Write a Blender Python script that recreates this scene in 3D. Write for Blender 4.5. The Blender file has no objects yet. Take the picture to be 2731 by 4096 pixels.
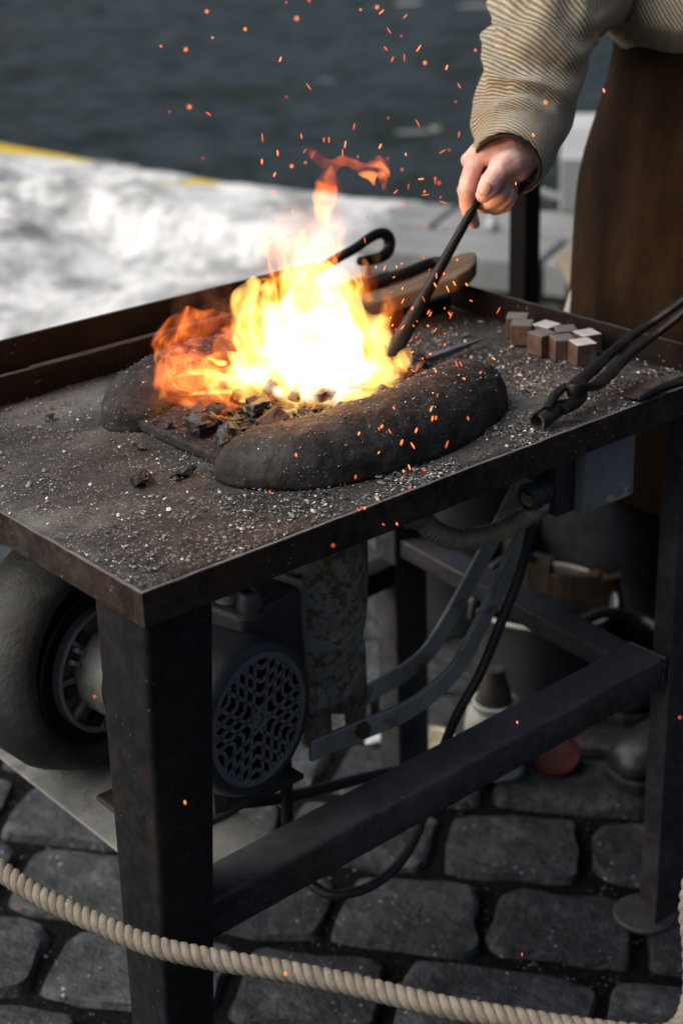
import bpy, bmesh, math, random
import numpy as np
from mathutils import Vector as V, Matrix as M, noise as NZ
random.seed(7)
scene = bpy.context.scene
COL = scene.collection
R = math.radians

# ------------------------------------------------------------------ camera
CAM = V((-0.6517, -1.0548, 1.4186)); PITCH, ROLL, YAW, FOC = 0.4193, 0.0354, 0.8761, 6370.42
cF = V((math.cos(YAW)*math.cos(PITCH), math.sin(YAW)*math.cos(PITCH), -math.sin(PITCH)))
_r = V((math.sin(YAW), -math.cos(YAW), 0)); _d = cF.cross(_r)
cR = _r*math.cos(ROLL)+_d*math.sin(ROLL); cD = -_r*math.sin(ROLL)+_d*math.cos(ROLL)
cam = bpy.data.objects.new("camera", bpy.data.cameras.new("camera")); COL.objects.link(cam)
cam.matrix_world = M(((cR.x, -cD.x, -cF.x, CAM.x), (cR.y, -cD.y, -cF.y, CAM.y), (cR.z, -cD.z, -cF.z, CAM.z), (0, 0, 0, 1)))
cam.data.sensor_fit = 'VERTICAL'; cam.data.sensor_height = 36; cam.data.lens = FOC/4096*36
cam.data.clip_start = .05; cam.data.clip_end = 500
cam.data.dof.use_dof = True; cam.data.dof.focus_distance = 1.60; cam.data.dof.aperture_fstop = 4.2
scene.camera = cam

K = 4096/2352     # survey units (measured on the photograph) to sensor units
def sight(x, y): return cF + cR*((x*K-1365.5)/FOC) + cD*((y*K-2048)/FOC)
def at(x, y, X=None, Y=None, Z=None, d=None):
    """survey: the point of a sight line on a known plane (or at a known distance)"""
    v = sight(x, y)
    if X is not None: t = (X-CAM.x)/v.x
    elif Y is not None: t = (Y-CAM.y)/v.y
    elif Z is not None: t = (Z-CAM.z)/v.z
    else: t = d/v.length
    return CAM + v*t
def c6(x, y, **k): return at(1119.6+.286*x, 677.5+.286*y, **k)

# ------------------------------------------------------------------ node helpers
class NT:
    def __init__(s, nt): s.nt = nt; s.n = nt.nodes; s.l = nt.links
    def node(s, t, **k):
        n = s.n.new(t)
        for a, b in k.items():
            if a.startswith('i_'):
                n.inputs[int(a[2:]) if a[2:].isdigit() else a[2:].replace('_', ' ')].default_value = b
            else: setattr(n, a, b)
        return n
    def link(s, a, b): s.l.new(a, b)
    def coord(s, scale=(1, 1, 1), kind='Object', rot=(0, 0, 0)):
        t = s.node('ShaderNodeTexCoord'); m = s.node('ShaderNodeMapping')
        m.inputs['Scale'].default_value = scale; m.inputs['Rotation'].default_value = rot
        s.link(t.outputs[kind], m.inputs[0]); return m.outputs[0]
    def noise(s, co, scale, detail=5, rough=.55, dist=0., out='Fac'):
        n = s.node('ShaderNodeTexNoise'); n.inputs['Scale'].default_value = scale
        n.inputs['Detail'].default_value = detail; n.inputs['Roughness'].default_value = rough
        n.inputs['Distortion'].default_value = dist
        s.link(co, n.inputs['Vector']); return n.outputs[0 if out == 'Fac' else 1]
    def vor(s, co, scale, feature='F1', out=0, rnd=1.):
        n = s.node('ShaderNodeTexVoronoi'); n.feature = feature; n.inputs['Scale'].default_value = scale
        n.inputs['Randomness'].default_value = rnd
        s.link(co, n.inputs['Vector']); return n.outputs[out]
    def ramp(s, f, stops, interp='LINEAR'):
        n = s.node('ShaderNodeValToRGB'); cr = n.color_ramp; cr.interpolation = interp
        while len(cr.elements) < len(stops): cr.elements.new(.5)
        for e, (p, c) in zip(cr.elements, stops):
            e.position = p; e.color = (*c, 1) if hasattr(c, '__len__') else (c, c, c, 1)
        s.link(f, n.inputs[0]); return n.outputs[0]
    def mix(s, f, a, b, mode='MIX'):
        n = s.node('ShaderNodeMix', data_type='RGBA', blend_type=mode)
        for v, i in ((f, 0), (a, 6), (b, 7)):
            if hasattr(v, 'is_linked'): s.link(v, n.inputs[i])
            else: n.inputs[i].default_value = v if i == 0 else (*v, 1)
        return n.outputs[2]
    def math(s, op, a, b=None, clamp=False):
        n = s.node('ShaderNodeMath', operation=op, use_clamp=clamp)
        for v, i in ((a, 0), (b, 1)):
            if v is None: continue
            if hasattr(v, 'is_linked'): s.link(v, n.inputs[i])
            else: n.inputs[i].default_value = v
        return n.outputs[0]
    def bump(s, h, strength=.3, dist=.005):
        n = s.node('ShaderNodeBump'); n.inputs['Strength'].default_value = strength; n.inputs['Distance'].default_value = dist
        s.link(h, n.inputs['Height']); return n.outputs[0]
MATS = {}
def newmat(name):
    m = bpy.data.materials.new(name); m.use_nodes = True; nt = NT(m.node_tree)
    b = next(n for n in nt.n if n.type == 'BSDF_PRINCIPLED'); MATS[name] = m
    return m, nt, b

def surf(name, stops, scale=20, detail=6, rough=(.5, .75), metallic=0., bump=.3, bdist=.003, rust=None, speck=None,
         dust=None, stretch=(1, 1, 1), fine=None, bscale=None, sss=None, coat=0, wear=None, spec=None):
    m, nt, b = newmat(name)
    co = nt.coord(stretch); co0 = nt.coord()
    n1 = nt.noise(co, scale, detail, .62)
    col = nt.ramp(n1, stops)
    if fine:                     # (scale, amount, colour)
        f = nt.ramp(nt.noise(co0, fine[0], 3, .7), [(.45, 0.), (.62, fine[1])]); col = nt.mix(f, col, fine[2])
    if rust:                     # (scale, lo, hi, colour_a, colour_b)
        rn = nt.noise(co0, rust[0], 7, .68, .3); mask = nt.ramp(rn, [(rust[1], 0.), (rust[2], 1.)])
        rc = nt.ramp(nt.noise(co0, rust[0]*6, 4, .7), [(.35, rust[3]), (.65, rust[4])]); col = nt.mix(mask, col, rc)
    if wear:                     # worn edges: (amount, colour)
        g = nt.node('ShaderNodeNewGeometry'); bv = nt.node('ShaderNodeBevel', samples=4); bv.inputs['Radius'].default_value = .0022
        dt = nt.node('ShaderNodeVectorMath', operation='DOT_PRODUCT'); nt.link(bv.outputs[0], dt.inputs[0]); nt.link(g.outputs['Normal'], dt.inputs[1])
        edge = nt.ramp(nt.math('SUBTRACT', 1., dt.outputs['Value']), [(.02, 0.), (.14, 1.)])
        chip = nt.ramp(nt.noise(co0, 55, 5, .7), [(.42, .15), (.6, 1.)]); p = nt.math('MULTIPLY', nt.math('MULTIPLY', edge, chip), wear[0])
        col = nt.mix(p, col, wear[1])
    if dust:                     # settles on upward faces: (amount, colour, scale)
        g = nt.node('ShaderNodeNewGeometry'); sx = nt.node('ShaderNodeSeparateXYZ'); nt.link(g.outputs['Normal'], sx.inputs[0])
        up = nt.ramp(sx.outputs[2], [(.45, 0.), (.9, 1.)])
        dn = nt.ramp(nt.noise(co0, dust[2], 6, .7), [(.3, .25), (.7, 1.)])
        col = nt.mix(nt.math('MULTIPLY', nt.math('MULTIPLY', up, dn), dust[0]), col, dust[1])
    if speck:                    # (scale, size, colour, coverage)
        v = nt.vor(co0, speck[0]); mk = nt.ramp(v, [(speck[1]*.7, 1.), (speck[1], 0.)])
        gate = nt.ramp(nt.noise(co0, speck[0]*.13, 3), [(speck[3], 0.), (speck[3]+.12, 1.)])
        col = nt.mix(nt.math('MULTIPLY', mk, gate), col, speck[2])
    nt.link(col, b.inputs['Base Color'])
    nt.link(nt.ramp(nt.noise(co, scale*1.7, 4), [(.3, rough[0]), (.7, rough[1])]), b.inputs['Roughness'])
    b.inputs['Metallic'].default_value = metallic
    if spec is not None: b.inputs['Specular IOR Level'].default_value = spec
    if coat: b.inputs['Coat Weight'].default_value = coat
    if sss:
        b.inputs['Subsurface Weight'].default_value = sss; b.inputs['Subsurface Radius'].default_value = (.012, .005, .003)
    if bump:
        h = nt.noise(co0, bscale or scale*3, 6, .65); nt.link(nt.bump(h, bump, bdist), b.inputs['Normal'])
    return m

# ------------------------------------------------------------------ mesh helpers
ORG = {}
def spline(pts, n=8, closed=False):
    pts = [V(p) for p in pts]; out = []
    if len(pts) < 3: return [pts[0].lerp(pts[-1], i/n) for i in range(n+1)]
    for i in range(len(pts)-1):
        p0 = pts[i-1] if i else pts[0]*2-pts[1]; p1, p2 = pts[i], pts[i+1]
        p3 = pts[i+2] if i+2 < len(pts) else pts[-1]*2-pts[-2]
        for k in range(n):
            t = k/n; out.append(.5*((2*p1)+(p2-p0)*t+(2*p0-5*p1+4*p2-p3)*t*t+(3*p1-p0-3*p2+p3)*t**3))
    out.append(pts[-1]); return out
def lerpl(vals, t):
    if not hasattr(vals, '__len__'): return vals
    f = t*(len(vals)-1); i = min(int(f), len(vals)-2); return vals[i]+(vals[i+1]-vals[i])*(f-i)
def frames(pts, ref=V((0, 0, 1))):
    T = []
    for i in range(len(pts)):
        a = pts[max(i-1, 0)]; b = pts[min(i+1, len(pts)-1)]; T.append((b-a).normalized())
    n = ref-T[0]*ref.dot(T[0])
    if n.length < 1e-3: n = V((1, 0, 0))-T[0]*T[0].x
    n.normalize(); out = []
    for t in T:
        n = (n-t*n.dot(t)).normalized(); out.append((t, n, t.cross(n)))
    return out
def tube(bm, pts, rad, n=12, cap=True, ref=V((0, 0, 1)), prof=None, rfun=None, roundcap=False):
    """sweep: rad is a value, a list along the path, or (ru, rv) lists; prof = polygon in (u, v)"""
    fr = frames(pts, ref); rings = []; L = len(pts)
    if roundcap:
        r0, r1 = lerpl(rad, 0), lerpl(rad, 1); P = list(pts); F = list(fr); Rr = [lerpl(rad, i/(L-1)) for i in range(L)]
        a = [(P[0]-F[0][0]*r0*math.sin(q), r0*math.cos(q)) for q in (1.45, 1.1, .75, .4)]
        b = [(P[-1]+F[-1][0]*r1*math.sin(q), r1*math.cos(q)) for q in (.4, .75, 1.1, 1.45)]
        pts = [x[0] for x in a]+P+[x[0] for x in b]; rads = [x[1] for x in a]+Rr+[x[1] for x in b]
        fr = [F[0]]*4+F+[F[-1]]*4; L = len(pts)
    for i, p in enumerate(pts):
        t, u, v = fr[i]; s = i/(L-1); ring = []
        if prof:
            k = lerpl(rad, s) if rad else 1.
            for a, b in prof: ring.append(bm.verts.new(p+u*a*k+v*b*k))
        else:
            r = rads[i] if roundcap else (lerpl(rad, s) if not isinstance(rad, tuple) else None)
            for j in range(n):
                q = 2*math.pi*j/n
                if isinstance(rad, tuple): o = u*math.cos(q)*lerpl(rad[0], s)+v*math.sin(q)*lerpl(rad[1], s)
                else: o = (u*math.cos(q)+v*math.sin(q))*(r*(rfun(s, q) if rfun else 1))
                ring.append(bm.verts.new(p+o))
        rings.append(ring)
    m = len(rings[0])
    for a, b in zip(rings, rings[1:]):
        for j in range(m): bm.faces.new((a[j], a[(j+1) % m], b[(j+1) % m], b[j]))
    if cap:
        bm.faces.new(rings[0][::-1]); bm.faces.new(rings[-1])
    return rings
def box(bm, c, s, rot=None):
    r = bmesh.ops.create_cube(bm, size=1.)
    mt = M.Translation(V(c)) @ (rot.to_4x4() if rot else M()) @ M.Diagonal((*s, 1))
    bmesh.ops.transform(bm, matrix=mt, verts=r['verts']); return r['verts']
def bx(bm, x0, x1, y0, y1, z0, z1): return box(bm, ((x0+x1)/2, (y0+y1)/2, (z0+z1)/2), (x1-x0, y1-y0, z1-z0))
def lathe(bm, prof, mt=None, n=32, cap=True, rmod=None):
    rings = []
    for r, z in prof:
        ring = []
        for j in range(n):
            q = 2*math.pi*j/n; k = rmod(q, r) if rmod else 1.
            p = V((r*k*math.cos(q), r*k*math.sin(q), z)); ring.append(bm.verts.new(mt @ p if mt else p))
        rings.append(ring)
    for a, b in zip(rings, rings[1:]):
        for j in range(n): bm.faces.new((a[j], a[(j+1) % n], b[(j+1) % n], b[j]))
    if cap:
        bm.faces.new(rings[0][::-1]); bm.faces.new(rings[-1])
    return rings
def prism(bm, poly, h, mt):
    a = [bm.verts.new(mt @ V((x, y, 0))) for x, y in poly]; b = [bm.verts.new(mt @ V((x, y, h))) for x, y in poly]
    n = len(poly); bm.faces.new(a[::-1]); bm.faces.new(b)
    for j in range(n): bm.faces.new((a[j], a[(j+1) % n], b[(j+1) % n], b[j]))
def ell(bm, c, s, rot=None, sub=3):
    r = bmesh.ops.create_icosphere(bm, subdivisions=sub, radius=1.)
    bmesh.ops.transform(bm, matrix=M.Translation(V(c)) @ (rot.to_4x4() if rot else M()) @ M.Diagonal((*s, 1)), verts=r['verts'])
    return r['verts']
def axis_mat(p, d, up=V((0, 0, 1))):
    d = V(d).normalized(); x = up.cross(d)
    if x.length < 1e-4: x = V((1, 0, 0))
    x.normalize(); y = d.cross(x)
    return M(((x.x, y.x, d.x, p[0]), (x.y, y.y, d.y, p[1]), (x.z, y.z, d.z, p[2]), (0, 0, 0, 1)))
def rock(bm, c, s, seed, rz=0., n=13, jit=.25):
    rnd = random.Random(seed); vs = []
    rot = M.Rotation(rz, 3, 'Z') @ M.Rotation(rnd.uniform(-.3, .3), 3, 'X') @ M.Rotation(rnd.uniform(-.3, .3), 3, 'Y')
    for _ in range(n):
        d = V((rnd.gauss(0, 1), rnd.gauss(0, 1), rnd.gauss(0, 1))).normalized()*(1+rnd.uniform(-jit, jit))
        vs.append(bm.verts.new(V(c)+rot @ V((d.x*s[0], d.y*s[1], d.z*s[2]))))
    r = bmesh.ops.convex_hull(bm, input=vs)
    dead = [g for g in set(r['geom_interior'])|set(r['geom_unused']) if isinstance(g, bmesh.types.BMVert) and g.is_valid]
    if dead: bmesh.ops.delete(bm, geom=list(set(dead)), context='VERTS')

def thing(name, label, cat, loc, group=None):
    o = bpy.data.objects.new(name, None); COL.objects.link(o); o.location = loc; o.empty_display_size = .05
    o['label'] = label; o['category'] = cat; ORG[o.name] = V(loc)
    if group: o['group'] = group
    return o
def obj(name, bm, mat, parent=None, smooth=True, bevel=0, label=None, cat=None, group=None, kind=None, angle=40, mods=(), seg=2):
    me = bpy.data.meshes.new(name)
    if isinstance(bm, bpy.types.Mesh): me = bm
    else:
        bmesh.ops.recalc_face_normals(bm, faces=bm.faces[:]); bm.to_mesh(me); bm.free()
    o = bpy.data.objects.new(name, me); COL.objects.link(o)
    if parent: org = ORG[parent.name]; o.parent = parent
    else:
        n = len(me.vertices); a = np.empty(n*3); me.vertices.foreach_get('co', a); a = a.reshape(-1, 3)
        lo, hi = a.min(0), a.max(0); org = V(((lo[0]+hi[0])/2, (lo[1]+hi[1])/2, lo[2])); o.location = org
    me.transform(M.Translation(-org)); ORG[o.name] = org
    for m in (mat if isinstance(mat, (list, tuple)) else [mat]): me.materials.append(m)
    if smooth:
        me.polygons.foreach_set('use_smooth', [True]*len(me.polygons))
        if angle and hasattr(me, 'set_sharp_from_angle'): me.set_sharp_from_angle(angle=R(angle))
    if bevel:
        b = o.modifiers.new('bevel', 'BEVEL'); b.width = bevel; b.segments = seg; b.limit_method = 'ANGLE'; b.angle_limit = R(35)
        b.harden_normals = False
    for t, kw in mods:
        md = o.modifiers.new(t.lower(), t)
        for k, v in kw.items(): setattr(md, k, v)
    if label: o['label'] = label
    if cat: o['category'] = cat
    if group: o['group'] = group
    if kind: o['kind'] = kind
    return o
def remeshed(bm, voxel, smooth=4, fac=.5):
    """union of overlapping closed pieces into one continuous surface"""
    me = bpy.data.meshes.new('tmp'); bmesh.ops.recalc_face_normals(bm, faces=bm.faces[:]); bm.to_mesh(me); bm.free()
    o = bpy.data.objects.new('tmp', me); COL.objects.link(o)
    r = o.modifiers.new('r', 'REMESH'); r.mode = 'VOXEL'; r.voxel_size = voxel
    if smooth: s = o.modifiers.new('s', 'SMOOTH'); s.iterations = smooth; s.factor = fac
    dg = bpy.context.evaluated_depsgraph_get(); dg.update()
    out = bpy.data.meshes.new_from_object(o.evaluated_get(dg)); bpy.data.objects.remove(o); bpy.data.meshes.remove(me)
    return out
def NB(): return bmesh.new()
def displace(bm, amt, sc, seed=0., dirz=False, octv=3):
    bm.normal_update()
    mv = []
    for v in bm.verts:
        n = NZ.fractal(v.co*sc+V((seed, seed*1.7, -seed)), .6, 2.1, octv); mv.append(n)
    for v, n in zip(bm.verts, mv): v.co += (V((0, 0, 1)) if dirz else v.normal)*n*amt
# ------------------------------------------------------------------ materials
dimrim = surf('dimmed_rim', spec=.15, stops=[(.3, (.0045, .0032, .003)), (.55, (.009, .0058, .005)), (.75, (.022, .013, .010))], scale=14, rough=(.55, .8), bump=.4, speck=(110, .13, (.20, .18, .16), .5), wear=(.6, (.10, .09, .085)), dust=(.6, (.11, .105, .10), 30))  # rim iron darkened in colour to offset the light on back and right
iron = surf('black_iron', spec=.22, stops=[(.3, (.0030, .0036, .0048)), (.52, (.006, .0068, .0085)), (.72, (.016, .0145, .014))], scale=9, rough=(.42, .7), metallic=0., bump=.35,
            rust=(7, .52, .68, (.038, .022, .013), (.015, .010, .008)), fine=(50, .35, (.024, .026, .031)), speck=(95, .12, (.10, .105, .11), .50), stretch=(1, 1, .35), wear=(.5, (.07, .06, .05)))
rimm = surf('rim_iron', spec=.22, stops=[(.3, (.007, .0052, .0045)), (.52, (.017, .012, .010)), (.72, (.048, .036, .030))], scale=16, rough=(.45, .75), metallic=0., bump=.5,
            rust=(13, .48, .62, (.055, .031, .020), (.018, .012, .009)), fine=(70, .35, (.07, .058, .050)), speck=(110, .15, (.20, .17, .15), .46), dust=(.9, (.20, .19, .185), 30), wear=(.75, (.16, .14, .13)))
beam = surf('beam_iron', spec=.35, stops=[(.3, (.014, .0138, .0165)), (.52, (.030, .0298, .034)), (.72, (.068, .064, .063))], scale=10, rough=(.36, .62), metallic=.1, bump=.4,
            rust=(8, .52, .68, (.066, .042, .026), (.028, .019, .013)), fine=(60, .4, (.075, .076, .085)), speck=(120, .13, (.20, .21, .22), .48), dust=(.55, (.095, .098, .11), 18), wear=(.6, (.13, .12, .11)))
plate = surf('hearth_plate_iron', [(.30, (.004, .0038, .004)), (.46, (.011, .0104, .010)), (.56, (.032, .0305, .029)), (.67, (.14, .134, .126))], 4.2, 11, rough=(.6, .85), metallic=.1, bump=.5,
             rust=(5, .66, .82, (.050, .036, .028), (.034, .028, .024)), fine=(170, .35, (.10, .095, .09)), speck=(300, .26, (.34, .33, .30), .42), stretch=(.6, 1.3, 1), bscale=140)
greycast = surf('grey_green_cast', [(.3, (.19, .195, .17)), (.55, (.30, .305, .265)), (.8, (.42, .42, .37))], 14, rough=(.5, .75), metallic=.1, bump=.5,
                rust=(75, .49, .57, (.19, .105, .045), (.085, .048, .022)), fine=(13, .75, (.15, .10, .058)), speck=(140, .2, (.05, .03, .018), .45), bscale=120)
housm = surf('housing_cast', [(.3, (.016, .017, .016)), (.52, (.036, .039, .037)), (.72, (.105, .112, .108))], 9, rough=(.5, .75), bump=.6,
               rust=(7, .54, .66, (.050, .028, .014), (.014, .010, .007)), speck=(140, .2, (.03, .02, .014), .45), bscale=130)
castblk = surf('dark_cast', [(.3, (.020, .019, .014)), (.6, (.044, .036, .027)), (.8, (.075, .064, .05))], 12, rough=(.45, .7), metallic=.15, bump=.6, bscale=150, bdist=.002)
castgrey = surf('pale_cast', [(.3, (.17, .175, .165)), (.6, (.27, .275, .26)), (.8, (.38, .385, .36))], 18, rough=(.45, .65), metallic=.3, bump=.4, bscale=140,
                rust=(16, .56, .7, (.09, .05, .02), (.05, .03, .018)))
motorm = surf('motor_paint', [(.3, (.022, .023, .029)), (.6, (.042, .044, .053)), (.8, (.085, .088, .104))], 10, rough=(.4, .6), metallic=.2, bump=.3, bscale=120,
              speck=(130, .16, (.2, .21, .22), .52), dust=(.4, (.09, .095, .11), 20))
grillem = surf('grille_paint', [(.3, (.11, .112, .115)), (.7, (.20, .202, .206))], 14, rough=(.45, .65), metallic=.2, bump=.2, speck=(150, .18, (.25, .26, .27), .5))
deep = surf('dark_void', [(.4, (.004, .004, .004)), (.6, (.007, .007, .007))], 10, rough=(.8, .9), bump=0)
rubber = surf('black_rubber', [(.3, (.010, .010, .011)), (.7, (.020, .020, .022))], 30, rough=(.38, .6), bump=.15, speck=(90, .14, (.10, .11, .12), .55))
galv = surf('dull_galvanised', [(.3, (.055, .060, .066)), (.55, (.088, .095, .105)), (.8, (.14, .15, .165))], 7, rough=(.35, .6), metallic=.55, bump=.2,
            rust=(6, .54, .72, (.035, .024, .015), (.055, .036, .022)))
strapm = surf('weathered_strap', [(.3, (.22, .22, .20)), (.6, (.36, .36, .335)), (.8, (.52, .52, .50))], 14, rough=(.45, .7), metallic=.4, bump=.4,
              rust=(18, .54, .68, (.19, .088, .034), (.09, .052, .026)), stretch=(1, 1, .6), wear=(.5, (.3, .31, .32)))
rustb = surf('rusty_bolt', [(.3, (.05, .022, .012)), (.7, (.12, .055, .025))], 60, rough=(.7, .9), bump=.5)
boxgrey = surf('box_grey_paint', [(.3, (.17, .182, .185)), (.6, (.24, .252, .255)), (.8, (.32, .332, .332))], 11, rough=(.4, .6), bump=.15,
               rust=(11, .56, .58, (.62, .57, .42), (.50, .46, .33)), speck=(160, .15, (.03, .03, .03), .52))
boxdark = surf('box_dark_rim', [(.3, (.022, .025, .028)), (.7, (.045, .05, .054))], 16, rough=(.45, .65), bump=.15)
conduitm = surf('rusted_conduit', [(.3, (.23, .195, .14)), (.6, (.40, .355, .27)), (.8, (.56, .52, .42))], 30, rough=(.45, .65), metallic=.4, bump=.3,
                rust=(22, .58, .72, (.18, .085, .035), (.09, .05, .025)), wear=(.5, (.22, .2, .16)))
cobble = surf('cobble_granite', [(.30, (.009, .010, .011)), (.44, (.023, .026, .028)), (.58, (.045, .049, .052)), (.74, (.11, .118, .122))], 17, 10, rough=(.33, .65), bump=1.,
              fine=(60, .6, (.012, .013, .014)), speck=(70, .17, (.30, .34, .37), .46), bscale=40, bdist=.009)
def cobble_tint():
    m = MATS['cobble_granite']; nt = NT(m.node_tree); b = next(n for n in nt.n if n.type == 'BSDF_PRINCIPLED')
    src = b.inputs['Base Color'].links[0].from_socket
    a = nt.node('ShaderNodeVertexColor', layer_name='tone')
    nt.link(nt.mix(1., src, a.outputs[0], 'MULTIPLY'), b.inputs['Base Color'])
cobble_tint()
jointm = surf('joint_grit', spec=.08, stops=[(.3, (.003, .003, .003)), (.55, (.007, .007, .007)), (.75, (.02, .02, .02))], scale=60, rough=(.6, .9), bump=1., bscale=120, bdist=.01, speck=(120, .2, (.32, .35, .37), .50))
granite = surf('quay_granite', [(.3, (.17, .18, .182)), (.55, (.235, .245, .247)), (.8, (.32, .33, .33))], 3, rough=(.6, .85), bump=.3, fine=(25, .4, (.14, .15, .15)), dust=(.2, (.42, .44, .45), 1.6))
concrete = surf('pale_concrete', [(.3, (.20, .215, .22)), (.7, (.30, .315, .32))], 4, rough=(.7, .9), bump=.3, dust=(.75, (.62, .64, .65), 2))
yellow = surf('yellow_paint', [(.3, (.55, .37, .02)), (.7, (.70, .50, .04))], 5, rough=(.5, .7), bump=.2, rust=(9, .6, .7, (.25, .2, .08), (.3, .26, .15)))
snow = surf('old_snow', [(.30, (.11, .118, .12)), (.42, (.34, .36, .365)), (.52, (.70, .72, .73)), (.66, (.90, .91, .91))], 4.2, 9, rough=(.7, .9), bump=.6, bscale=18, bdist=.02,
            fine=(16, .5, (.30, .31, .30)), speck=(14, .11, (.05, .05, .045), .52))
icem = surf('grey_ice', [(.3, (.22, .24, .235)), (.7, (.36, .38, .37))], 4, rough=(.5, .7), bump=.3)
clay = surf('hearth_clay', [(.28, (.007, .0054, .005)), (.50, (.016, .0122, .0112)), (.70, (.040, .034, .032))], 17, 9, spec=.3, rough=(.6, .85), bump=.9, bscale=60, bdist=.004,
            fine=(48, .45, (.050, .050, .054)), speck=(230, .2, (.20, .20, .21), .47), rust=(9, .6, .8, (.05, .026, .018), (.03, .019, .014)))
coalm = surf('black_coal', [(.3, (.010, .008, .008)), (.7, (.030, .024, .024))], 40, rough=(.28, .55), bump=.6, bscale=90, wear=(.3, (.09, .08, .085)), spec=.5)
tool = surf('tool_steel', spec=.3, stops=[(.3, (.007, .007, .008)), (.6, (.014, .0135, .014)), (.8, (.036, .034, .034))], scale=30, rough=(.32, .52), metallic=.5, bump=.4, bscale=90, wear=(.5, (.12, .11, .11)))
jawm = surf('scaled_jaw', [(.3, (.016, .011, .010)), (.55, (.045, .031, .028)), (.75, (.14, .12, .115))], 40, rough=(.5, .75), metallic=.3, bump=.5, bscale=110, wear=(.5, (.3, .27, .26)))
bluesteel = surf('blue_grey_steel', [(.3, (.09, .095, .12)), (.6, (.16, .17, .205)), (.8, (.24, .25, .29))], 30, rough=(.4, .6), metallic=.3, bump=.4, bscale=80)
brn = surf('rust_brown_block', [(.3, (.042, .025, .019)), (.52, (.098, .062, .049)), (.78, (.19, .14, .118))], 38, rough=(.55, .75), metallic=.2, bump=.3, bscale=160, wear=(.6, (.24, .17, .13)))
scale_top = surf('grey_block_face', [(.3, (.13, .134, .128)), (.6, (.19, .195, .185)), (.8, (.23, .18, .13))], 40, rough=(.5, .7), metallic=.3, bump=.2)
cut_top = surf('bright_cut_face', [(.3, (.62, .63, .63)), (.7, (.78, .79, .79))], 60, rough=(.35, .5), metallic=.35, bump=.15, speck=(120, .12, (.1, .08, .07), .55))
wood = surf('scorched_wood', [(.3, (.06, .038, .022)), (.55, (.13, .088, .052)), (.8, (.21, .155, .10))], 7, rough=(.55, .75), bump=.3, stretch=(.25, 2.2, 2.2), rust=(6, .58, .7, (.022, .016, .011), (.04, .026, .016)))
oldwood = surf('barrel_wood', [(.3, (.010, .007, .005)), (.6, (.022, .015, .010)), (.8, (.045, .031, .021))], 8, rough=(.6, .8), bump=.5, stretch=(4, 4, .4), spec=.15, wear=(.3, (.07, .045, .028)))
palewood = surf('pale_wood', [(.3, (.16, .125, .085)), (.7, (.27, .22, .16))], 6, rough=(.6, .8), bump=.3, stretch=(1, 3, 3))
plastic = surf('dirty_white_plastic', [(.3, (.30, .31, .265)), (.6, (.44, .45, .39)), (.8, (.54, .54, .47))], 9, rough=(.4, .6), bump=.1, rust=(7, .6, .75, (.12, .11, .08), (.2, .18, .13)))
redp = surf('red_plastic', [(.3, (.05, .003, .0025)), (.7, (.09, .005, .0045))], 20, rough=(.3, .5), bump=.1)
brownneck = surf('brown_spout', [(.3, (.03, .022, .014)), (.7, (.06, .045, .03))], 30, rough=(.5, .7), bump=.2)
leather = surf('apron_leather', [(.30, (.006, .0033, .0017)), (.48, (.0175, .0092, .0043)), (.62, (.034, .0182, .0082)), (.75, (.064, .036, .018))], 7, 9, spec=.08, rough=(.75, .95), bump=.35, bscale=45, fine=(40, .3, (.014, .009, .006)), stretch=(1.4, 1.4, .6))
cloth = surf('dark_trouser', [(.3, (.003, .004, .006)), (.7, (.008, .010, .014))], 30, spec=.04, rough=(.8, .95), bump=.4, bscale=300)
blackcloth = surf('black_cuff', [(.3, (.006, .006, .006)), (.7, (.012, .011, .011))], 40, rough=(.85, .95), bump=.3, bscale=300)
whitecloth = surf('pale_lining', [(.3, (.44, .42, .34)), (.7, (.62, .60, .50))], 14, rough=(.8, .95), bump=.3)
shoem = surf('black_shoe', [(.3, (.010, .011, .013)), (.7, (.028, .030, .034))], 12, rough=(.25, .5), bump=.2, spec=.5)
skin = surf('skin', [(.3, (.53, .29, .24)), (.5, (.68, .43, .37)), (.7, (.77, .54, .48))], 42, 5, fine=(75, .35, (.40, .20, .15)), rough=(.45, .6), bump=.35, bscale=260, bdist=.0012, sss=.25)
nailm = surf('nail', [(.3, (.60, .37, .31)), (.7, (.66, .44, .37))], 60, rough=(.25, .35), bump=0, sss=.2)
hairm = surf('brown_hair', [(.3, (.02, .012, .007)), (.7, (.05, .03, .018))], 60, rough=(.5, .7), bump=.5, stretch=(1, 1, .2))
eyem = surf('eye_white', [(.3, (.6, .6, .58)), (.7, (.7, .7, .68))], 20, rough=(.1, .2), bump=0)
ropem = surf('rope_fibre', [(.3, (.145, .122, .094)), (.55, (.225, .198, .158)), (.8, (.31, .28, .23))], 60, rough=(.75, .95), bump=.7, bscale=380, bdist=.002, fine=(160, .3, (.18, .14, .10)))
spkm, nt, b = newmat('glowing_spark')
b.inputs['Base Color'].default_value = (.02, .01, .005, 1); b.inputs['Emission Color'].default_value = (1., .14, .035, 1); b.inputs['Emission Strength'].default_value = .95
spkh, nt, b = newmat('hot_spark')
b.inputs['Base Color'].default_value = (.02, .01, .005, 1); b.inputs['Emission Color'].default_value = (1., .20, .045, 1); b.inputs['Emission Strength'].default_value = 2.2

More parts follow.
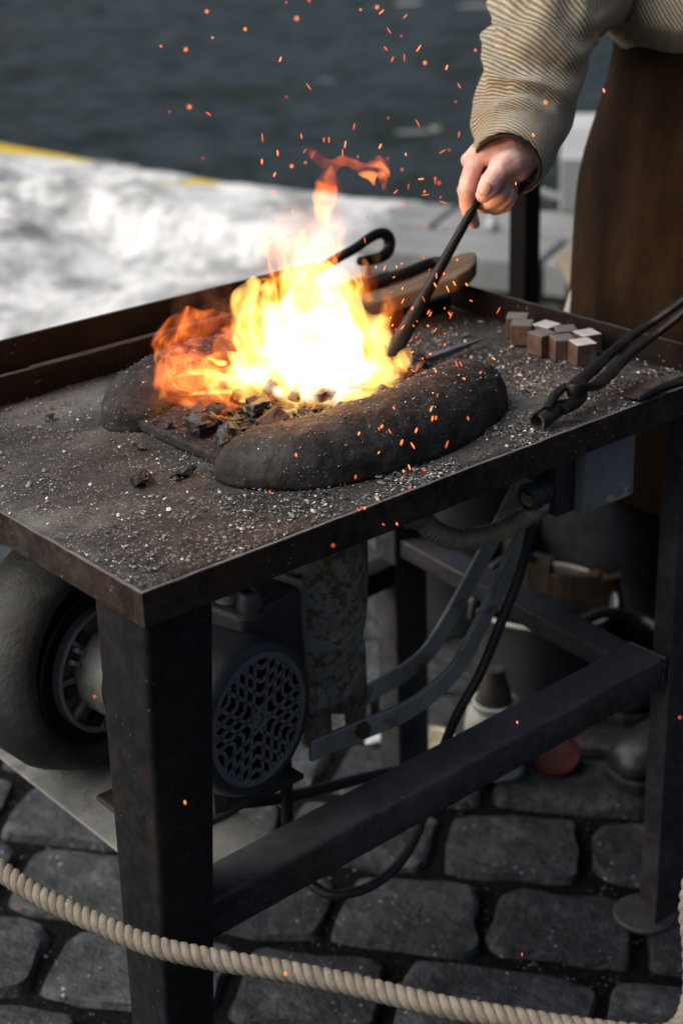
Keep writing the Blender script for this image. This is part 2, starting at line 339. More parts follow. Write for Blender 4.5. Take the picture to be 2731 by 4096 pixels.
def knit(name):
    m, nt, b = newmat(name)
    uv = nt.node('ShaderNodeUVMap', uv_map='weave').outputs[0]; co0 = nt.coord()
    w = nt.node('ShaderNodeTexWave', wave_type='BANDS', bands_direction='Y', wave_profile='SIN')
    nt.link(uv, w.inputs['Vector']); w.inputs['Scale'].default_value = 54; w.inputs['Distortion'].default_value = 1.6
    w.inputs['Detail'].default_value = 2; w.inputs['Detail Scale'].default_value = .7
    w2 = nt.node('ShaderNodeTexWave', wave_type='BANDS', bands_direction='X', wave_profile='SIN')
    nt.link(uv, w2.inputs['Vector']); w2.inputs['Scale'].default_value = 120; w2.inputs['Distortion'].default_value = 2.
    h = nt.math('ADD', w.outputs[1], nt.math('MULTIPLY', w2.outputs[1], .25))
    base = nt.ramp(nt.noise(co0, 9, 4), [(.35, (.40, .345, .245)), (.5, (.47, .42, .305)), (.68, (.53, .50, .38))])
    gap = nt.ramp(nt.noise(co0, 7, 3), [(.4, (.15, .105, .072)), (.6, (.20, .165, .115))])
    f = nt.ramp(w.outputs[1], [(.22, 0.), (.68, 1.)])
    col = nt.mix(f, gap, base)
    fz = nt.ramp(nt.noise(co0, 260, 3, .7), [(.3, .72), (.7, 1.12)]); col = nt.mix(1., col, fz, 'MULTIPLY')
    nt.link(col, b.inputs['Base Color']); b.inputs['Roughness'].default_value = .95; b.inputs['Specular IOR Level'].default_value = .15
    b.inputs['Sheen Weight'].default_value = .25; b.inputs['Sheen Roughness'].default_value = .5
    nt.link(nt.bump(h, .8, .0022), b.inputs['Normal']); return m
wool = knit('ribbed_wool')

waterm, nt, b = newmat('river_water')
b.inputs['Base Color'].default_value = (.017, .023, .018, 1); b.inputs['Roughness'].default_value = .12; b.inputs['IOR'].default_value = 1.33
co = nt.coord((1, 1, 1)); cs = nt.coord((.8, 2.1, 1), rot=(0, 0, .62))
hh = nt.math('ADD', nt.math('MULTIPLY', nt.noise(cs, 1.7, 4, .55, .8), 1.), nt.math('MULTIPLY', nt.noise(cs, 6.5, 3, .6, .5), .35))
nt.link(nt.bump(hh, .5, .05), b.inputs['Normal'])

# ------------------------------------------------------------------ setting
me = bpy.data.meshes.new('quay_curve')
QC = [V((1.6, 16)), V((2.2, 10.2)), V((2.62, 6.5)), V((2.76, 5.28)), V((2.88, 4.19)), V((2.97, 3.7)), V((3.08, 3.3)), V((3.26, 3.0)), V((3.49, 2.52)), V((4.3, .75)), V((6.3, -3.7)), V((9, -9.5))]
QL = [0.]
for a, b_ in zip(QC, QC[1:]): QL.append(QL[-1]+(b_-a).length)
def quay(s, t):
    """s metres along the quay edge, t metres towards the water"""
    s = max(0, min(s, QL[-1]-1e-4)); i = max(j for j in range(len(QL)-1) if QL[j] <= s+1e-9)
    f = (s-QL[i])/(QL[i+1]-QL[i]); p = QC[i].lerp(QC[i+1], f)
    def nrm(i):
        d = (QC[i+1]-QC[i]).normalized(); return V((-d.y, d.x))
    n0 = nrm(i); na = (nrm(max(i-1, 0))+n0).normalized(); nb = (nrm(min(i+1, len(QC)-2))+n0).normalized()
    return p+na.lerp(nb, f).normalized()*t
S0 = QL[3]   # where the yellow line enters the picture
bm = NB(); KW = .62
def strip(bm, s0, s1, t0, t1, z0, z1, step=.35):
    n = max(1, int((s1-s0)/step)); rows = []
    for i in range(n+1):
        s = s0+(s1-s0)*i/n; a, b = quay(s, t0), quay(s, t1)
        rows.append([bm.verts.new((a.x, a.y, z0)), bm.verts.new((b.x, b.y, z0)), bm.verts.new((b.x, b.y, z1)), bm.verts.new((a.x, a.y, z1))])
    for p, q in zip(rows, rows[1:]):
        for j in range(4): bm.faces.new((p[j], p[(j+1) % 4], q[(j+1) % 4], q[j]))
    bm.faces.new(rows[0][::-1]); bm.faces.new(rows[-1])
for s in np.arange(0, QL[-1]-1.3, 1.32): strip(bm, s, s+1.305, -.30, 0, -1.2, .10)
for s in np.arange(.5, QL[-1]-1.3, 1.32): strip(bm, s, s+1.30, -KW, -.325, -.25, .094)
obj('quay_kerb', bm, granite, kind='structure', smooth=False, bevel=.012)
bm = NB(); strip(bm, .2, S0+1.75, -.17, -.012, .1, .104, .2)
obj('kerb_marking', bm, yellow, kind='structure', smooth=False)

# water: a rippled sheet well below the quay, carried on to the horizon
bm = NB(); rows = []; ts = [-.4]; st_ = .055
while ts[-1] < 60: ts.append(ts[-1]+st_); st_ *= 1.011
wd_ = V((.967, .256)); wa = V((.256, -.967)); o_ = V((3.0, 3.5))
for t in ts:
    row = []; half = 7+t*.62
    n = 150
    for i in range(n+1):
        p = o_+wd_*t+wa*(-half+2*half*i/n); q = V((p.dot(wa)*.75, p.dot(wd_)*1.5, 0))
        k = min(1, 14/max(t, 14))
        h = .085*NZ.fractal(q*.9, .6, 2.1, 3)+.050*NZ.fractal(q*2.6+V((7, 3, 1)), .55, 2.1, 3)*k
        row.append(bm.verts.new((p.x, p.y, -.75+h)))
    rows.append(row)
for p_, q_ in zip(rows, rows[1:]):
    for i in range(n): bm.faces.new((p_[i], p_[i+1], q_[i+1], q_[i]))
bm.faces.new([bm.verts.new(p) for p in ((-150, -20, -.86), (250, -150, -.86), (300, 300, -.86), (-150, 300, -.86))])
obj('water', bm, waterm, kind='structure', angle=0)
# far bank: an unseen wooded slope added so the water mirrors something dark
bm = NB(); g = []; rn = random.Random(3)
for i in range(121):
    a = -.5+3.0*i/120; r = 64+3*math.sin(a*5); row = []
    for k, (dr, z) in enumerate(((0, -1.2), (.6, .2), (4, 1.5), (8, 5.), (12, 8.5), (18, 10.))):
        h = z+(2.2*NZ.noise(V((a*9, k, 0)))+1.3*NZ.noise(V((a*33, k, 2))) if k > 1 else 0); row.append(bm.verts.new((math.cos(a)*(r+dr), math.sin(a)*(r+dr), h)))
    g.append(row)
for p_, q_ in zip(g, g[1:]):
    for k in range(5): bm.faces.new((p_[k], p_[k+1], q_[k+1], q_[k]))
bankm = surf('added_bank_dark', [(.3, (.012, .014, .011)), (.7, (.04, .042, .032))], .6, rough=(.9, 1.), bump=0)
obj('added_far_bank', bm, bankm, kind='structure', angle=0)
# ground bed under the cobbles (land side of the quay only)
bm = NB(); pts = [quay(s, -.31) for s in np.linspace(0, QL[-1]-.01, 40)]
poly = [(p.x, p.y) for p in pts]+[(9, -120), (-150, -120), (-150, 16)]
bm.faces.new([bm.verts.new((x, y, -.0125)) for x, y in poly]); bmesh.ops.triangulate(bm, faces=bm.faces[:])
obj('ground', bm, jointm, kind='structure', smooth=False)
# cobblestones
verts, faces, tone = [], [], []
U = V((.62, -.785)).normalized(); W_ = V((.785, .62)).normalized(); rnd = random.Random(11)
NA, NBB = 13, 11
def qdist(p): return min(((p-quay(s, -KW)).length, (p-quay(s, -KW)).dot((quay(s, 0)-quay(s, -1)))) for s in np.arange(QL[3], QL[-1]-2, .25))[1]
for j in range(-22, 34):
    s = -4.2+rnd.uniform(0, .25)
    off = j*.168+.045
    while s < 4.6:
        L = rnd.uniform(.17, .29); wd = .153+rnd.uniform(-.007, .005)
        cxy = U*(s+L/2)+W_*(off+.018*math.sin(s*1.7+j*.4))+V((.72, .30))
        s += L+rnd.uniform(.009, .017)
        if not (-1.6 < cxy.x < 3.6 and -1.2 < cxy.y < 4.6): continue
        if cxy.x > 1.9 and qdist(cxy) > -.11: continue
        base = len(verts); an = rnd.uniform(-.05, .05); e = rnd.uniform(5, 9); sk = rnd.uniform(-.08, .08); h0 = rnd.uniform(-.003, .002); tl = rnd.uniform(-.015, .015), rnd.uniform(-.02, .02)
        tn = rnd.uniform(.72, 1.22); tb = rnd.uniform(.97, 1.05)
        for a in range(NA):
            for b in range(NBB):
                u, v = -1+2*a/(NA-1), -1+2*b/(NBB-1)
                u = math.copysign(abs(u)**.42, u); v = math.copysign(abs(v)**.42, v)
                k = 1/max(1e-6, (abs(u)**e+abs(v)**e)**(1/e))*max(abs(u), abs(v)) if (u or v) else 1
                x, y = u*k*(L/2)*(1+sk*v), v*k*(wd/2)*(1-.5*sk*u)
                p = cxy+U*(x*math.cos(an)-y*math.sin(an))+W_*(x*math.sin(an)+y*math.cos(an))
                m_ = max(abs(u), abs(v)); nz = NZ.fractal(V((p.x*22, p.y*22, j)), .6, 2, 3)
                p += U*(NZ.noise(V((p.x*30, p.y*30, 3)))*.009*m_)+W_*(NZ.noise(V((p.x*30, p.y*30, 9)))*.009*m_)
                z = h0+x*tl[0]+y*tl[1]+nz*.0026-.0045*m_**16-(.022 if m_ > .999 else 0)
                verts.append((p.x, p.y, z)); tone.append((tn/tb, tn, tn*tb))
        for a in range(NA-1):
            for b in range(NBB-1):
                i = base+a*NBB+b; faces.append((i, i+1, i+NBB+1, i+NBB))
me = bpy.data.meshes.new('pavement'); me.from_pydata(verts, [], faces); me.update()
if me.polygons[0].normal.z < 0: me.flip_normals()
ca = me.color_attributes.new('tone', 'FLOAT_COLOR', 'POINT'); ca.data.foreach_set('color', np.array([(*t, 1.) for t in tone], dtype=np.float32).ravel())
obj('pavement', me, cobble, kind='structure', angle=60)
# grit lying in the joints and on the stones
verts, faces = [], []; mi = []
for i in range(4200):
    j = rnd.randrange(-8, 16); s = rnd.uniform(-1.6, 1.9)
    c = U*s+W_*((j+.5)*.168+.045-.084+.0+.018*math.sin(s*1.7+j*.4)+rnd.gauss(0, .009 if rnd.random() < .75 else .06))+V((.72, .30))
    r = rnd.choice((.0012, .0016, .0022, .003)) * rnd.uniform(.8, 1.5); b0 = len(verts); q = rnd.uniform(0, 6.3); z = -.0105+rnd.uniform(-.003, .003) if abs(rnd.random()) < 2 else 0
    for k in range(4): verts.append((c.x+r*math.cos(q+k*1.57)*rnd.uniform(.6, 1.3), c.y+r*math.sin(q+k*1.57)*rnd.uniform(.6, 1.3), z))
    verts.append((c.x, c.y, z+r*.9)); faces += [(b0+k, b0+(k+1) % 4, b0+4) for k in range(4)]; mi += [rnd.choice((0, 0, 0, 1, 1, 2))]*4
me = bpy.data.meshes.new('pavement_grit'); me.from_pydata(verts, [], faces); me.update()
grit_d = surf('grit_dark', [(.3, (.02, .02, .021)), (.7, (.05, .05, .052))], 90, rough=(.4, .7), bump=0)
grit_g = surf('grit_grey', [(.3, (.13, .13, .13)), (.7, (.22, .22, .215))], 90, rough=(.5, .7), bump=0)
grit_w = surf('grit_white', [(.3, (.52, .52, .50)), (.7, (.74, .74, .72))], 90, rough=(.4, .7), bump=0)
grit_t = surf('grit_tan', [(.3, (.24, .185, .13)), (.7, (.36, .29, .22))], 90, rough=(.5, .7), bump=0)
o = obj('pavement_grit', me, [grit_d, grit_g, grit_w], kind='stuff', smooth=False, label='pale grit and crumbs caught in the joints of the cobbles', cat='grit')
me.polygons.foreach_set('material_index', mi)

# snow bank along the quay
bm = NB(); s_a, s_b = S0-5.5, S0+2.3; NS, NT_ = 170, 64; grid = []
for i in range(NS+1):
    s = s_a+(s_b-s_a)*i/NS; f = i/NS; row = []
    edge = -.07+.10*NZ.fractal(V((s*2.1, 4, 0)), .6, 2, 3)+.14*min(1, max(0, (s-S0+.3)/1.4))
    if s < S0+.25: edge -= .22*min(1, (S0+.25-s)/.7)
    edge = min(edge, .05); near = -2.45-.4*min(1, max(0, (S0+.6-s)/1.5))+.12*math.sin(s*1.3)+.14*NZ.noise(V((s*3, 0, 2)))
    end = min(1, (s_b-s)/1.1)
    if s > S0+1.45: near = -2.4+(s-S0-1.45)*1.75+.1*NZ.noise(V((s*4, 0, 2)))
    for k in range(NT_+1):
        g = k/NT_; t = near+(edge-near)*g; p = quay(s, t)
        prof = min(1, g/.22)**.7*min(1, (1-g)/.07)**.6*(.30+.70*min(1, max(0, -(t+.05)/.7)))
        n = NZ.fractal(V((p.x*1.7, p.y*1.7, 1)), .55, 2, 4); n2 = NZ.fractal(V((p.x*7, p.y*7, 5)), .6, 2, 4)
        base = .10*min(1, max(0, (t+KW+.08)/.08))
        h = base-.004+prof*end**.6*(max(.03, .085+.09*n)+.030*n2)
        row.append(bm.verts.new((p.x, p.y, h if 0 < k < NT_ and 0 < i < NS else base-.03)))
    grid.append(row)
for a, b in zip(grid, grid[1:]):
    for k in range(NT_): bm.faces.new((a[k], a[k+1], b[k+1], b[k]))
obj('snow_bank', bm, snow, kind='structure', angle=0)

# floating ice
def floe(x, y, L, Wd, seed, label):
    p = at(x, y, Z=-.745); bm = NB(); rn = random.Random(seed); n = 18
    ring = [(p.x+L*math.cos(q)*rn.uniform(.75, 1.2)*.7-Wd*math.sin(q)*.7, p.y-L*math.cos(q)*.7-Wd*math.sin(q)*rn.uniform(.7, 1.2)*.7) for q in [2*math.pi*k/n for k in range(n)]]
    a = [bm.verts.new((x_, y_, -.755)) for x_, y_ in ring]; b = [bm.verts.new((p.x+(x_-p.x)*.9, p.y+(y_-p.y)*.9, -.741+rn.uniform(-.003, .003))) for x_, y_ in ring]
    c = bm.verts.new((p.x, p.y, -.736))
    for k in range(n):
        bm.faces.new((a[k], a[(k+1) % n], b[(k+1) % n], b[k])); bm.faces.new((b[k], b[(k+1) % n], c))
    obj('ice_floe', bm, icem, label=label, cat='ice', group='ice floating on the dark water')
floe(1015, 292, .10, .055, 1, 'small pale lump of ice on the water just left of the sleeve cuff')
floe(950, 303, .13, .02, 2, 'thin faint ice strip on the water, left of the pale lump')
floe(985, 4, .42, .04, 3, 'long pale ice streak on the water at the top edge of the picture')
floe(1105, 12, .26, .06, 4, 'pale ice floe on the water, cut by the top edge beside the sleeve')
floe(730, 186, .15, .02, 5, 'faint thin ice streak on the open water above the yellow flames')

# concrete block and small stone on the quay
p = at(1283, 490, Z=.1); q = at(1345, 490, Z=.1)
ux = (q-p).normalized(); 
bm = NB(); vy = V((-ux.y, ux.x, 0)); vy = vy if vy.y > 0 else -vy
rot = M(((ux.x, vy.x, 0), (ux.y, vy.y, 0), (0, 0, 1)))
box(bm, p+ux*.30+vy*.42+V((0, 0, .095)), (.60, .84, .19), rot)
obj('concrete_block', bm, concrete, label='pale concrete block standing on the quay edge behind the leather apron', cat='block', smooth=False, bevel=.012, seg=3)
p = at(1262, 472, Z=.1); bm = NB(); rock(bm, p+V((0, 0, .03)), (.07, .05, .05), 5)
obj('stone', bm, concrete, label='small snow-topped stone on the quay, left of the concrete block', cat='stone', bevel=.006, smooth=False)
p = at(1130, 522, Z=.104); bm = NB(); rock(bm, p+V((0, 0, .015)), (.035, .028, .022), 9)
obj('snow_lump', bm, snow, label='small white snow lump on the kerb below the index fingertip', cat='snow', bevel=.004, smooth=True)
# steel post behind the table
p = at(1202, 690, Z=.55, )
bm = NB(); bx(bm, p.x-.021, p.x+.021, p.y-.021, p.y+.021, .012, 1.28); box(bm, (p.x, p.y, .006), (.16, .16, .012))
obj('steel_post', bm, surf('post_paint', [(.3, (.003, .003, .003)), (.7, (.008, .007, .0065))], 8, spec=.1, rough=(.6, .8), bump=.2), label='dark square steel post standing behind the table under the sleeve', cat='post', bevel=.003, smooth=False)
# wooden trestle partly behind the apron
w = thing('wooden_crate', 'dark crate with a pale sloping wooden top edge, beside the apron', 'crate', (2.16, 1.43, 0))
p = at(1372, 640, d=3.75); bm = NB(); rt = M.Rotation(R(-40), 3, 'Z')
box(bm, (p.x+.155, p.y-.03, p.z/2-.02), (.36, .30, p.z-.04), rt); obj('box', bm, oldwood, w, smooth=False, bevel=.006)
bm = NB(); rr = rt @ M.Rotation(R(-14), 3, 'Y'); box(bm, (p.x+.155, p.y-.03, p.z+.035), (.42, .34, .028), rr); obj('lid', bm, palewood, w, smooth=False, bevel=.006)
# ------------------------------------------------------------------ forge table
T = .80; L_, W = .790, .525; RH = .034; LIP = .031
tb = thing('forge_table', 'dark steel forge table with rusty rim, box legs and grit covered hearth plate', 'table', (.39, .26, 0))
bm = NB(); bx(bm, .0045, L_-.0045, .0045, W-.0045, T-.012, T-.0015)
bmesh.ops.subdivide_edges(bm, edges=bm.edges[:], cuts=30, use_grid_fill=True)
for v in bm.verts:
    if v.co.z > T-.005: v.co.z += .0016*NZ.fractal(V((v.co.x*8, v.co.y*8, 3)), .6, 2, 3)-.0008
obj('tabletop', bm, plate, tb, angle=0)
def rim(name, pts, z0, z1, th, inward, parent=tb):
    """angle-iron flange: slightly uneven flat bar on edge"""
    bm = NB(); a, b = V(pts[0]), V(pts[1]); n = 40; d = (b-a); rows = []
    for i in range(n+1):
        p = a+d*(i/n); w = .0009*NZ.noise(V((i*.7, p.x*9, p.y*9))); q = V((inward[0], inward[1], 0))*th
        rows.append([bm.verts.new(x) for x in ((p.x, p.y, z0), (p.x+q.x, p.y+q.y, z0), (p.x+q.x, p.y+q.y, z1+w), (p.x, p.y, z1+w))])
    for x, y in zip(rows, rows[1:]):
        for j in range(4): bm.faces.new((x[j], x[(j+1) % 4], y[(j+1) % 4], y[j]))
    bm.faces.new(rows[0][::-1]); bm.faces.new(rows[-1])
    return obj(name, bm, dimrim if name in ('back_rim', 'right_rim') else rimm, parent, bevel=.0012, smooth=False)
rim('front_rim', ((0, 0, 0), (L_, 0, 0)), T-RH, T+.0012, .0042, (0, 1))
rim('left_rim', ((0, .0043, 0), (0, W, 0)), T-RH, T+.0010, .0042, (1, 0))
rim('right_rim', ((L_, .0043, 0), (L_, W-.006, 0)), T-.012, T+LIP, .005, (-1, 0))
# back: low double flange with a butt joint, and the taller plate behind it
x0 = at(78, 850, Y=W).x
rim('back_rim', ((x0, W, 0), (L_, W, 0)), T-.012, T+LIP, .0045, (0, -1))
rim('back_rim', ((0, W-.002, 0), (x0-.001, W-.002, 0)), T-.012, T+LIP+.002, .008, (0, -1))
bm = NB(); bx(bm, x0, L_-.02, W+.001, W+.010, T-.012, T+LIP-.001); obj('back_flange', bm, dimrim, tb, smooth=False, bevel=.001)
bm = NB(); bx(bm, -.35, .66, W+.030, W+.034, T-.10, .8595)
bmesh.ops.subdivide_edges(bm, edges=bm.edges[:], cuts=24, use_grid_fill=True)
for v in bm.verts: v.co.y += .003*math.sin(v.co.x*7)
obj('back_plate', bm, dimrim, tb, angle=30)
# legs
def leg(x0, x1, y0, y1, z0=0.006, z1=T-RH, mat=iron, bev=.007):
    bm = NB(); bx(bm, x0, x1, y0, y1, z0, z1); return obj('leg', bm, mat, tb, bevel=bev, smooth=True, angle=0, seg=3)
bm = NB(); vv = bx(bm, 0, 1, .0125, .0975, .006, T-RH)
for v in vv:      # the near leg tapers towards its foot
    v.co.x = (.0085+.076*v.co.x) if v.co.z > .5 else (-.024+.050*v.co.x+.018*(v.co.y > .05))
bmesh.ops.subdivide_edges(bm, edges=[e for e in bm.edges if e.calc_length() > .5], cuts=24, use_grid_fill=True)
for v in bm.verts:
    w_ = .0006*NZ.noise(V((v.co.x*20, v.co.y*20, v.co.z*6))); v.co.x += w_; v.co.y += w_
l = obj('leg', bm, iron, tb, bevel=.006, angle=0, seg=3); bm = NB(); bx(bm, -.045, .05, -.008, .118, 0, .006); obj('foot_plate', bm, iron, l, smooth=False, bevel=.001)
l = leg(.722, .785, .477, .522, z1=T-.013, mat=beam, bev=.004); bm = NB(); bx(bm, .70, .81, .46, .54, 0, .006); obj('foot_plate', bm, iron, l, smooth=False, bevel=.001)
l = leg(.315, .36, .475, .52, z1=T-.013, bev=.004); bm = NB(); bx(bm, .29, .385, .46, .535, 0, .006); obj('foot_plate', bm, iron, l, smooth=False, bevel=.001)
# right front leg: angle iron on a round foot
bm = NB(); fx = .779; px = .837
prof = [(fx, .0275), (px, .0275), (px, .0325), (fx+.005, .0325), (fx+.005, .056), (fx, .056)]
prism(bm, prof, T-RH-.008, M.Translation((0, 0, .008)))
l = obj('leg', bm, beam, tb, smooth=False, bevel=.001)
bm = NB(); lathe(bm, [(.040, 0), (.042, .002), (.042, .006), (.040, .008)], M.Translation((.790, .055, 0)), 40); obj('foot_plate', bm, beam, l, angle=30)
# stretchers
def stretcher(a, b, w, h, name='stretcher', mat=beam, bev=.007):
    bm = NB(); a, b = V(a), V(b); d = b-a; mt = axis_mat((a+b)/2, d); v = box(bm, (0, 0, 0), (w, h, d.length)); 
    bmesh.ops.transform(bm, matrix=mt, verts=v); return obj(name, bm, mat, tb, bevel=bev, angle=0, seg=3)
stretcher((.062, .058, .397), (.770, .058, .404), .056, .048)
bm = NB(); bx(bm, .767, .7735, .0285, .0875, .378, .4265); obj('weld_seam', bm, rimm, tb, smooth=False, bevel=.003)
stretcher((.752, .083, .408), (.752, .477, .440), .045, .028, mat=beam, bev=.003)
stretcher((.36, .495, .385), (.722, .495, .40), .035, .035, mat=iron, bev=.003)
bm = NB(); bx(bm, .066, .205, .0865, .62, .388, .3925); obj('shelf_plate', bm, castgrey, tb, smooth=False, bevel=.001)

# ------------------------------------------------------------------ blower
bl = thing('blower', 'electric forge blower with grey snail housing and slotted motor under the table', 'blower', (.17, .33, .393))
G = V((.205, .12, .535)); FL = V((.163, .353, .520)); AX = (G-FL).normalized()
mA = axis_mat(FL, AX)
# snail housing: a scroll whose radius grows round the axis (axial depth runs behind the flange)
bm = NB(); n = 72
prof = [(.074, -.018), (.080, -.020), (.090, -.022), (.098, -.014), (.106, .004), (.116, .014), (.130, .012), (.144, -.004), (.152, -.032), (.148, -.062), (.134, -.084), (.11, -.092), (.0, -.092)]
ref = mA.to_3x3().inverted() @ V((0, 0, -1)); q0 = math.atan2(ref.y, ref.x)
def scroll(q, r):
    d = ((q-q0) % (2*math.pi))/(2*math.pi); g = .80+.62*min(d, 1-d)*1.15 if r > .09 else 1.
    return g if r > .1 else 1+(g-1)*.5*(r > .085)
lathe(bm, prof, mA, n, True, scroll)
displace(bm, .0012, 60)
obj('housing', bm, housm, bl, angle=60)
bm = NB(); lathe(bm, [(.0, -.0165), (.074, -.0165), (.0885, -.0185), (.095, -.0105), (.1005, .0015), (.098, .0035), (.090, -.012), (.083, -.014), (0, -.0135)], mA, 72); obj('housing_dish', bm, castblk, bl, angle=60)
# outlet neck towards the air duct
bm = NB(); tube(bm, spline([(.12, .42, .66), (.20, .40, .69), (.28, .33, .68), (.34, .28, .64)], 6), .052, 24); obj('outlet', bm, castblk, bl)
# motor flange with ribs, bolts
bm = NB(); lathe(bm, [(.0, -.012), (.0705, -.012), (.0765, -.006), (.0765, .006), (.0735, .008), (.0705, .006), (.0685, -.004), (.0, -.004)], mA, 64)
mf = obj('flange', bm, castgrey, bl, angle=30)
bm = NB(); lathe(bm, [(.05, -.004), (.052, .02), (.054, .05), (.0, .05)], mA, 40)
for k in range(9):
    q = 2*math.pi*k/9+.2; d = V((math.cos(q), math.sin(q), 0)); v = box(bm, (0, 0, 0), (.028, .007, .010), M.Rotation(q, 3, 'Z'))
    bmesh.ops.transform(bm, matrix=mA @ M.Translation(d*.058+V((0, 0, .002))), verts=v)
for dq in (-.05, .05):
    for k in range(3):
        q = 2*math.pi*k/3+2.5; v = box(bm, (0, 0, 0), (.062, .006, .012), M.Rotation(q, 3, 'Z'))
        bmesh.ops.transform(bm, matrix=mA @ M.Translation(V((math.cos(q+dq*4), math.sin(q+dq*4), 0))*.036+V((0, 0, .008))), verts=v)
obj('flange_ribs', bm, castgrey, mf, smooth=False, bevel=.0015)
for k in range(6):
    q = 2*math.pi*k/6+2.15; c = V((math.cos(q)*.0605, math.sin(q)*.0605, -.004)); bm = NB()
    lathe(bm, [(.0095, 0), (.0095, .006), (.0065, .0065), (.0065, .011), (.0, .011)], mA @ M.Translation(c), 16); obj('bolt', bm, rubber, mf, angle=30)
# motor body and fan cover
LM = (G-FL).length; mr = .087
bm = NB(); lathe(bm, [(.050, .04), (.052, .095), (.080, .105), (.083, .12), (.083, LM-.075), (.0835, LM-.072), (0, LM-.07)], mA, 64)
for k in range(28):
    q = 2*math.pi*k/28; v = box(bm, (0, 0, 0), (.010, .0025, .03), M.Rotation(q, 3, 'Z'))
    bmesh.ops.transform(bm, matrix=mA @ M.Translation((math.cos(q)*.085, math.sin(q)*.083, .125)), verts=v)
obj('motor_body', bm, motorm, bl, angle=40)
bm = NB(); lathe(bm, [(mr, LM-.105), (mr+.001, LM-.10), (mr+.002, LM-.02), (mr, LM-.008), (mr-.005, LM-.0015), (mr-.013, LM), (mr-.013, LM-.003), (mr-.004, LM-.008), (mr-.003, LM-.10)], mA, 72, cap=False)
fc = obj('fan_cover', bm, motorm, bl, angle=60)
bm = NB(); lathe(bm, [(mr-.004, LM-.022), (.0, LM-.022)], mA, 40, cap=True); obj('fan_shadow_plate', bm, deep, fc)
# grille: radial fan of diamond openings (bars crossing as two families of spiral lines)
bm = NB(); Rg = mr-.0125
def bar(p, q, w=.0047):
    p, q = V((*p, 0)), V((*q, 0)); d = q-p; a = math.atan2(d.y, d.x)
    v = box(bm, (p+q)/2, (d.length, w, .0022), M.Rotation(a, 3, 'Z')); bmesh.ops.transform(bm, matrix=mA @ M.Translation((0, 0, LM-.002)), verts=v)
N6 = 6
for k in range(N6):      # six sectors of chevrons pointing at the hub
    a0 = 2*math.pi*k/N6+.3; 
    e1 = V((math.cos(a0), math.sin(a0), 0)); e2 = V((math.cos(a0+2*math.pi/N6), math.sin(a0+2*math.pi/N6), 0))
    for i in range(0, 5):
        o = (.0115+i*.0148)
        for A_, B_ in ((e1, e2), (e2, e1)):
            p = A_*o; t = 0
            lo, hi = 0, .2
            for _ in range(24):
                m_ = (lo+hi)/2
                if (p+B_*m_).length < Rg: lo = m_
                else: hi = m_
            if p.length < Rg: bar((p.x, p.y), (p+B_*lo)[:2])
lathe(bm, [(.0, LM-.0035), (.011, LM-.0035), (.011, LM-.0005), (.0075, LM-.0005), (.0075, LM-.004), (.0, LM-.004)], mA, 24)
rg = lathe(bm, [(Rg-.0075, LM-.0032), (Rg-.0075, LM-.0004), (Rg+.001, LM-.0004), (Rg+.001, LM-.0032)], mA, 64, cap=False)
obj('grille', bm, grillem, fc, smooth=False)
# terminal box on top of the motor
rz = math.atan2(AX.y, AX.x)+math.pi/2
RB = M.Rotation(rz, 3, 'Z'); cb = V((.254, .222, .585))
bm = NB(); box(bm, cb, (.092, .115, .105), RB); tbx = obj('terminal_box', bm, motorm, bl, bevel=.008, seg=3, angle=0)
bm = NB(); box(bm, cb+RB @ V((.048, 0, .004)), (.006, .122, .110), RB); obj('lid', bm, grillem, tbx, bevel=.003, angle=0)
for (x, y) in ((574, 1407), (524, 1370)):
    p = at(x, y, Z=.640); bm = NB()
    mt = M.Translation((p.x, p.y, .6375))
    lathe(bm, [(.0150, 0), (.0150, .006), (.0128, .007), (.0128, .010), (.0140, .011), (.0132, .020), (.0112, .028), (.0100, .029), (.0072, .029), (.0072, .010), (0, .010)], mt, 24)
    obj('cable_gland', bm, galv if x > 550 else castgrey, tbx, angle=30)
bm = NB(); bx(bm, .10, .30, .17, .30, .393, .400); box(bm, G.lerp(FL, .45)+V((0, 0, -.105)), (.02, .10, .06)); obj('motor_foot', bm, castblk, bl, smooth=False, bevel=.002)

# ------------------------------------------------------------------ air duct
ad = thing('air_duct', 'rust speckled grey air pipe with a narrow foot hanging under the hearth', 'duct', (.36, .25, .40))
c = V((.374, .262, 0))
bm = NB(); lathe(bm, [(.092, .786), (.092, .775), (.086, .770), (.084, .60), (.083, .565), (.079, .53), (.068, .492), (.052, .466), (.036, .450), (0, .445)], M.Translation(c), 48, rmod=lambda q, r: 1+.01*math.sin(3*q))
displace(bm, .0008, 50); obj('pipe', bm, greycast, ad, angle=70)
p = at(724, 1690, Y=.215); bm = NB()
tube(bm, spline([(p.x+.004, p.y, p.z-.006), (p.x+.003, p.y+.002, p.z+.035), (p.x-.004, p.y+.012, p.z+.075), (p.x+.012, p.y+.035, p.z+.12)], 6), [.0175, .0175, .0185, .021, .028], 24)
ft = obj('drain_tube', bm, greycast, ad, angle=50)
bm = NB(); lathe(bm, [(.0175, -.004), (.0195, -.003), (.0195, .001), (.0178, .002)], M.Translation((p.x+.004, p.y, p.z-.006)), 24); obj('lip_ring', bm, conduitm, ft, angle=30)
# cast web beside the tube
pa = [(735, 1560), (780, 1520), (838, 1470), (843, 1600), (838, 1668), (800, 1692), (800, 1640), (757, 1640), (750, 1600)]
bm = NB(); P3 = [at(x, y, Y=.212) for x, y in pa]
mt = M(((1, 0, 0, 0), (0, 0, -1, .220), (0, 1, 0, 0), (0, 0, 0, 1))); prism(bm, [(q.x, q.z) for q in P3], .010, mt)
obj('web', bm, greycast, ad, smooth=False, bevel=.002)
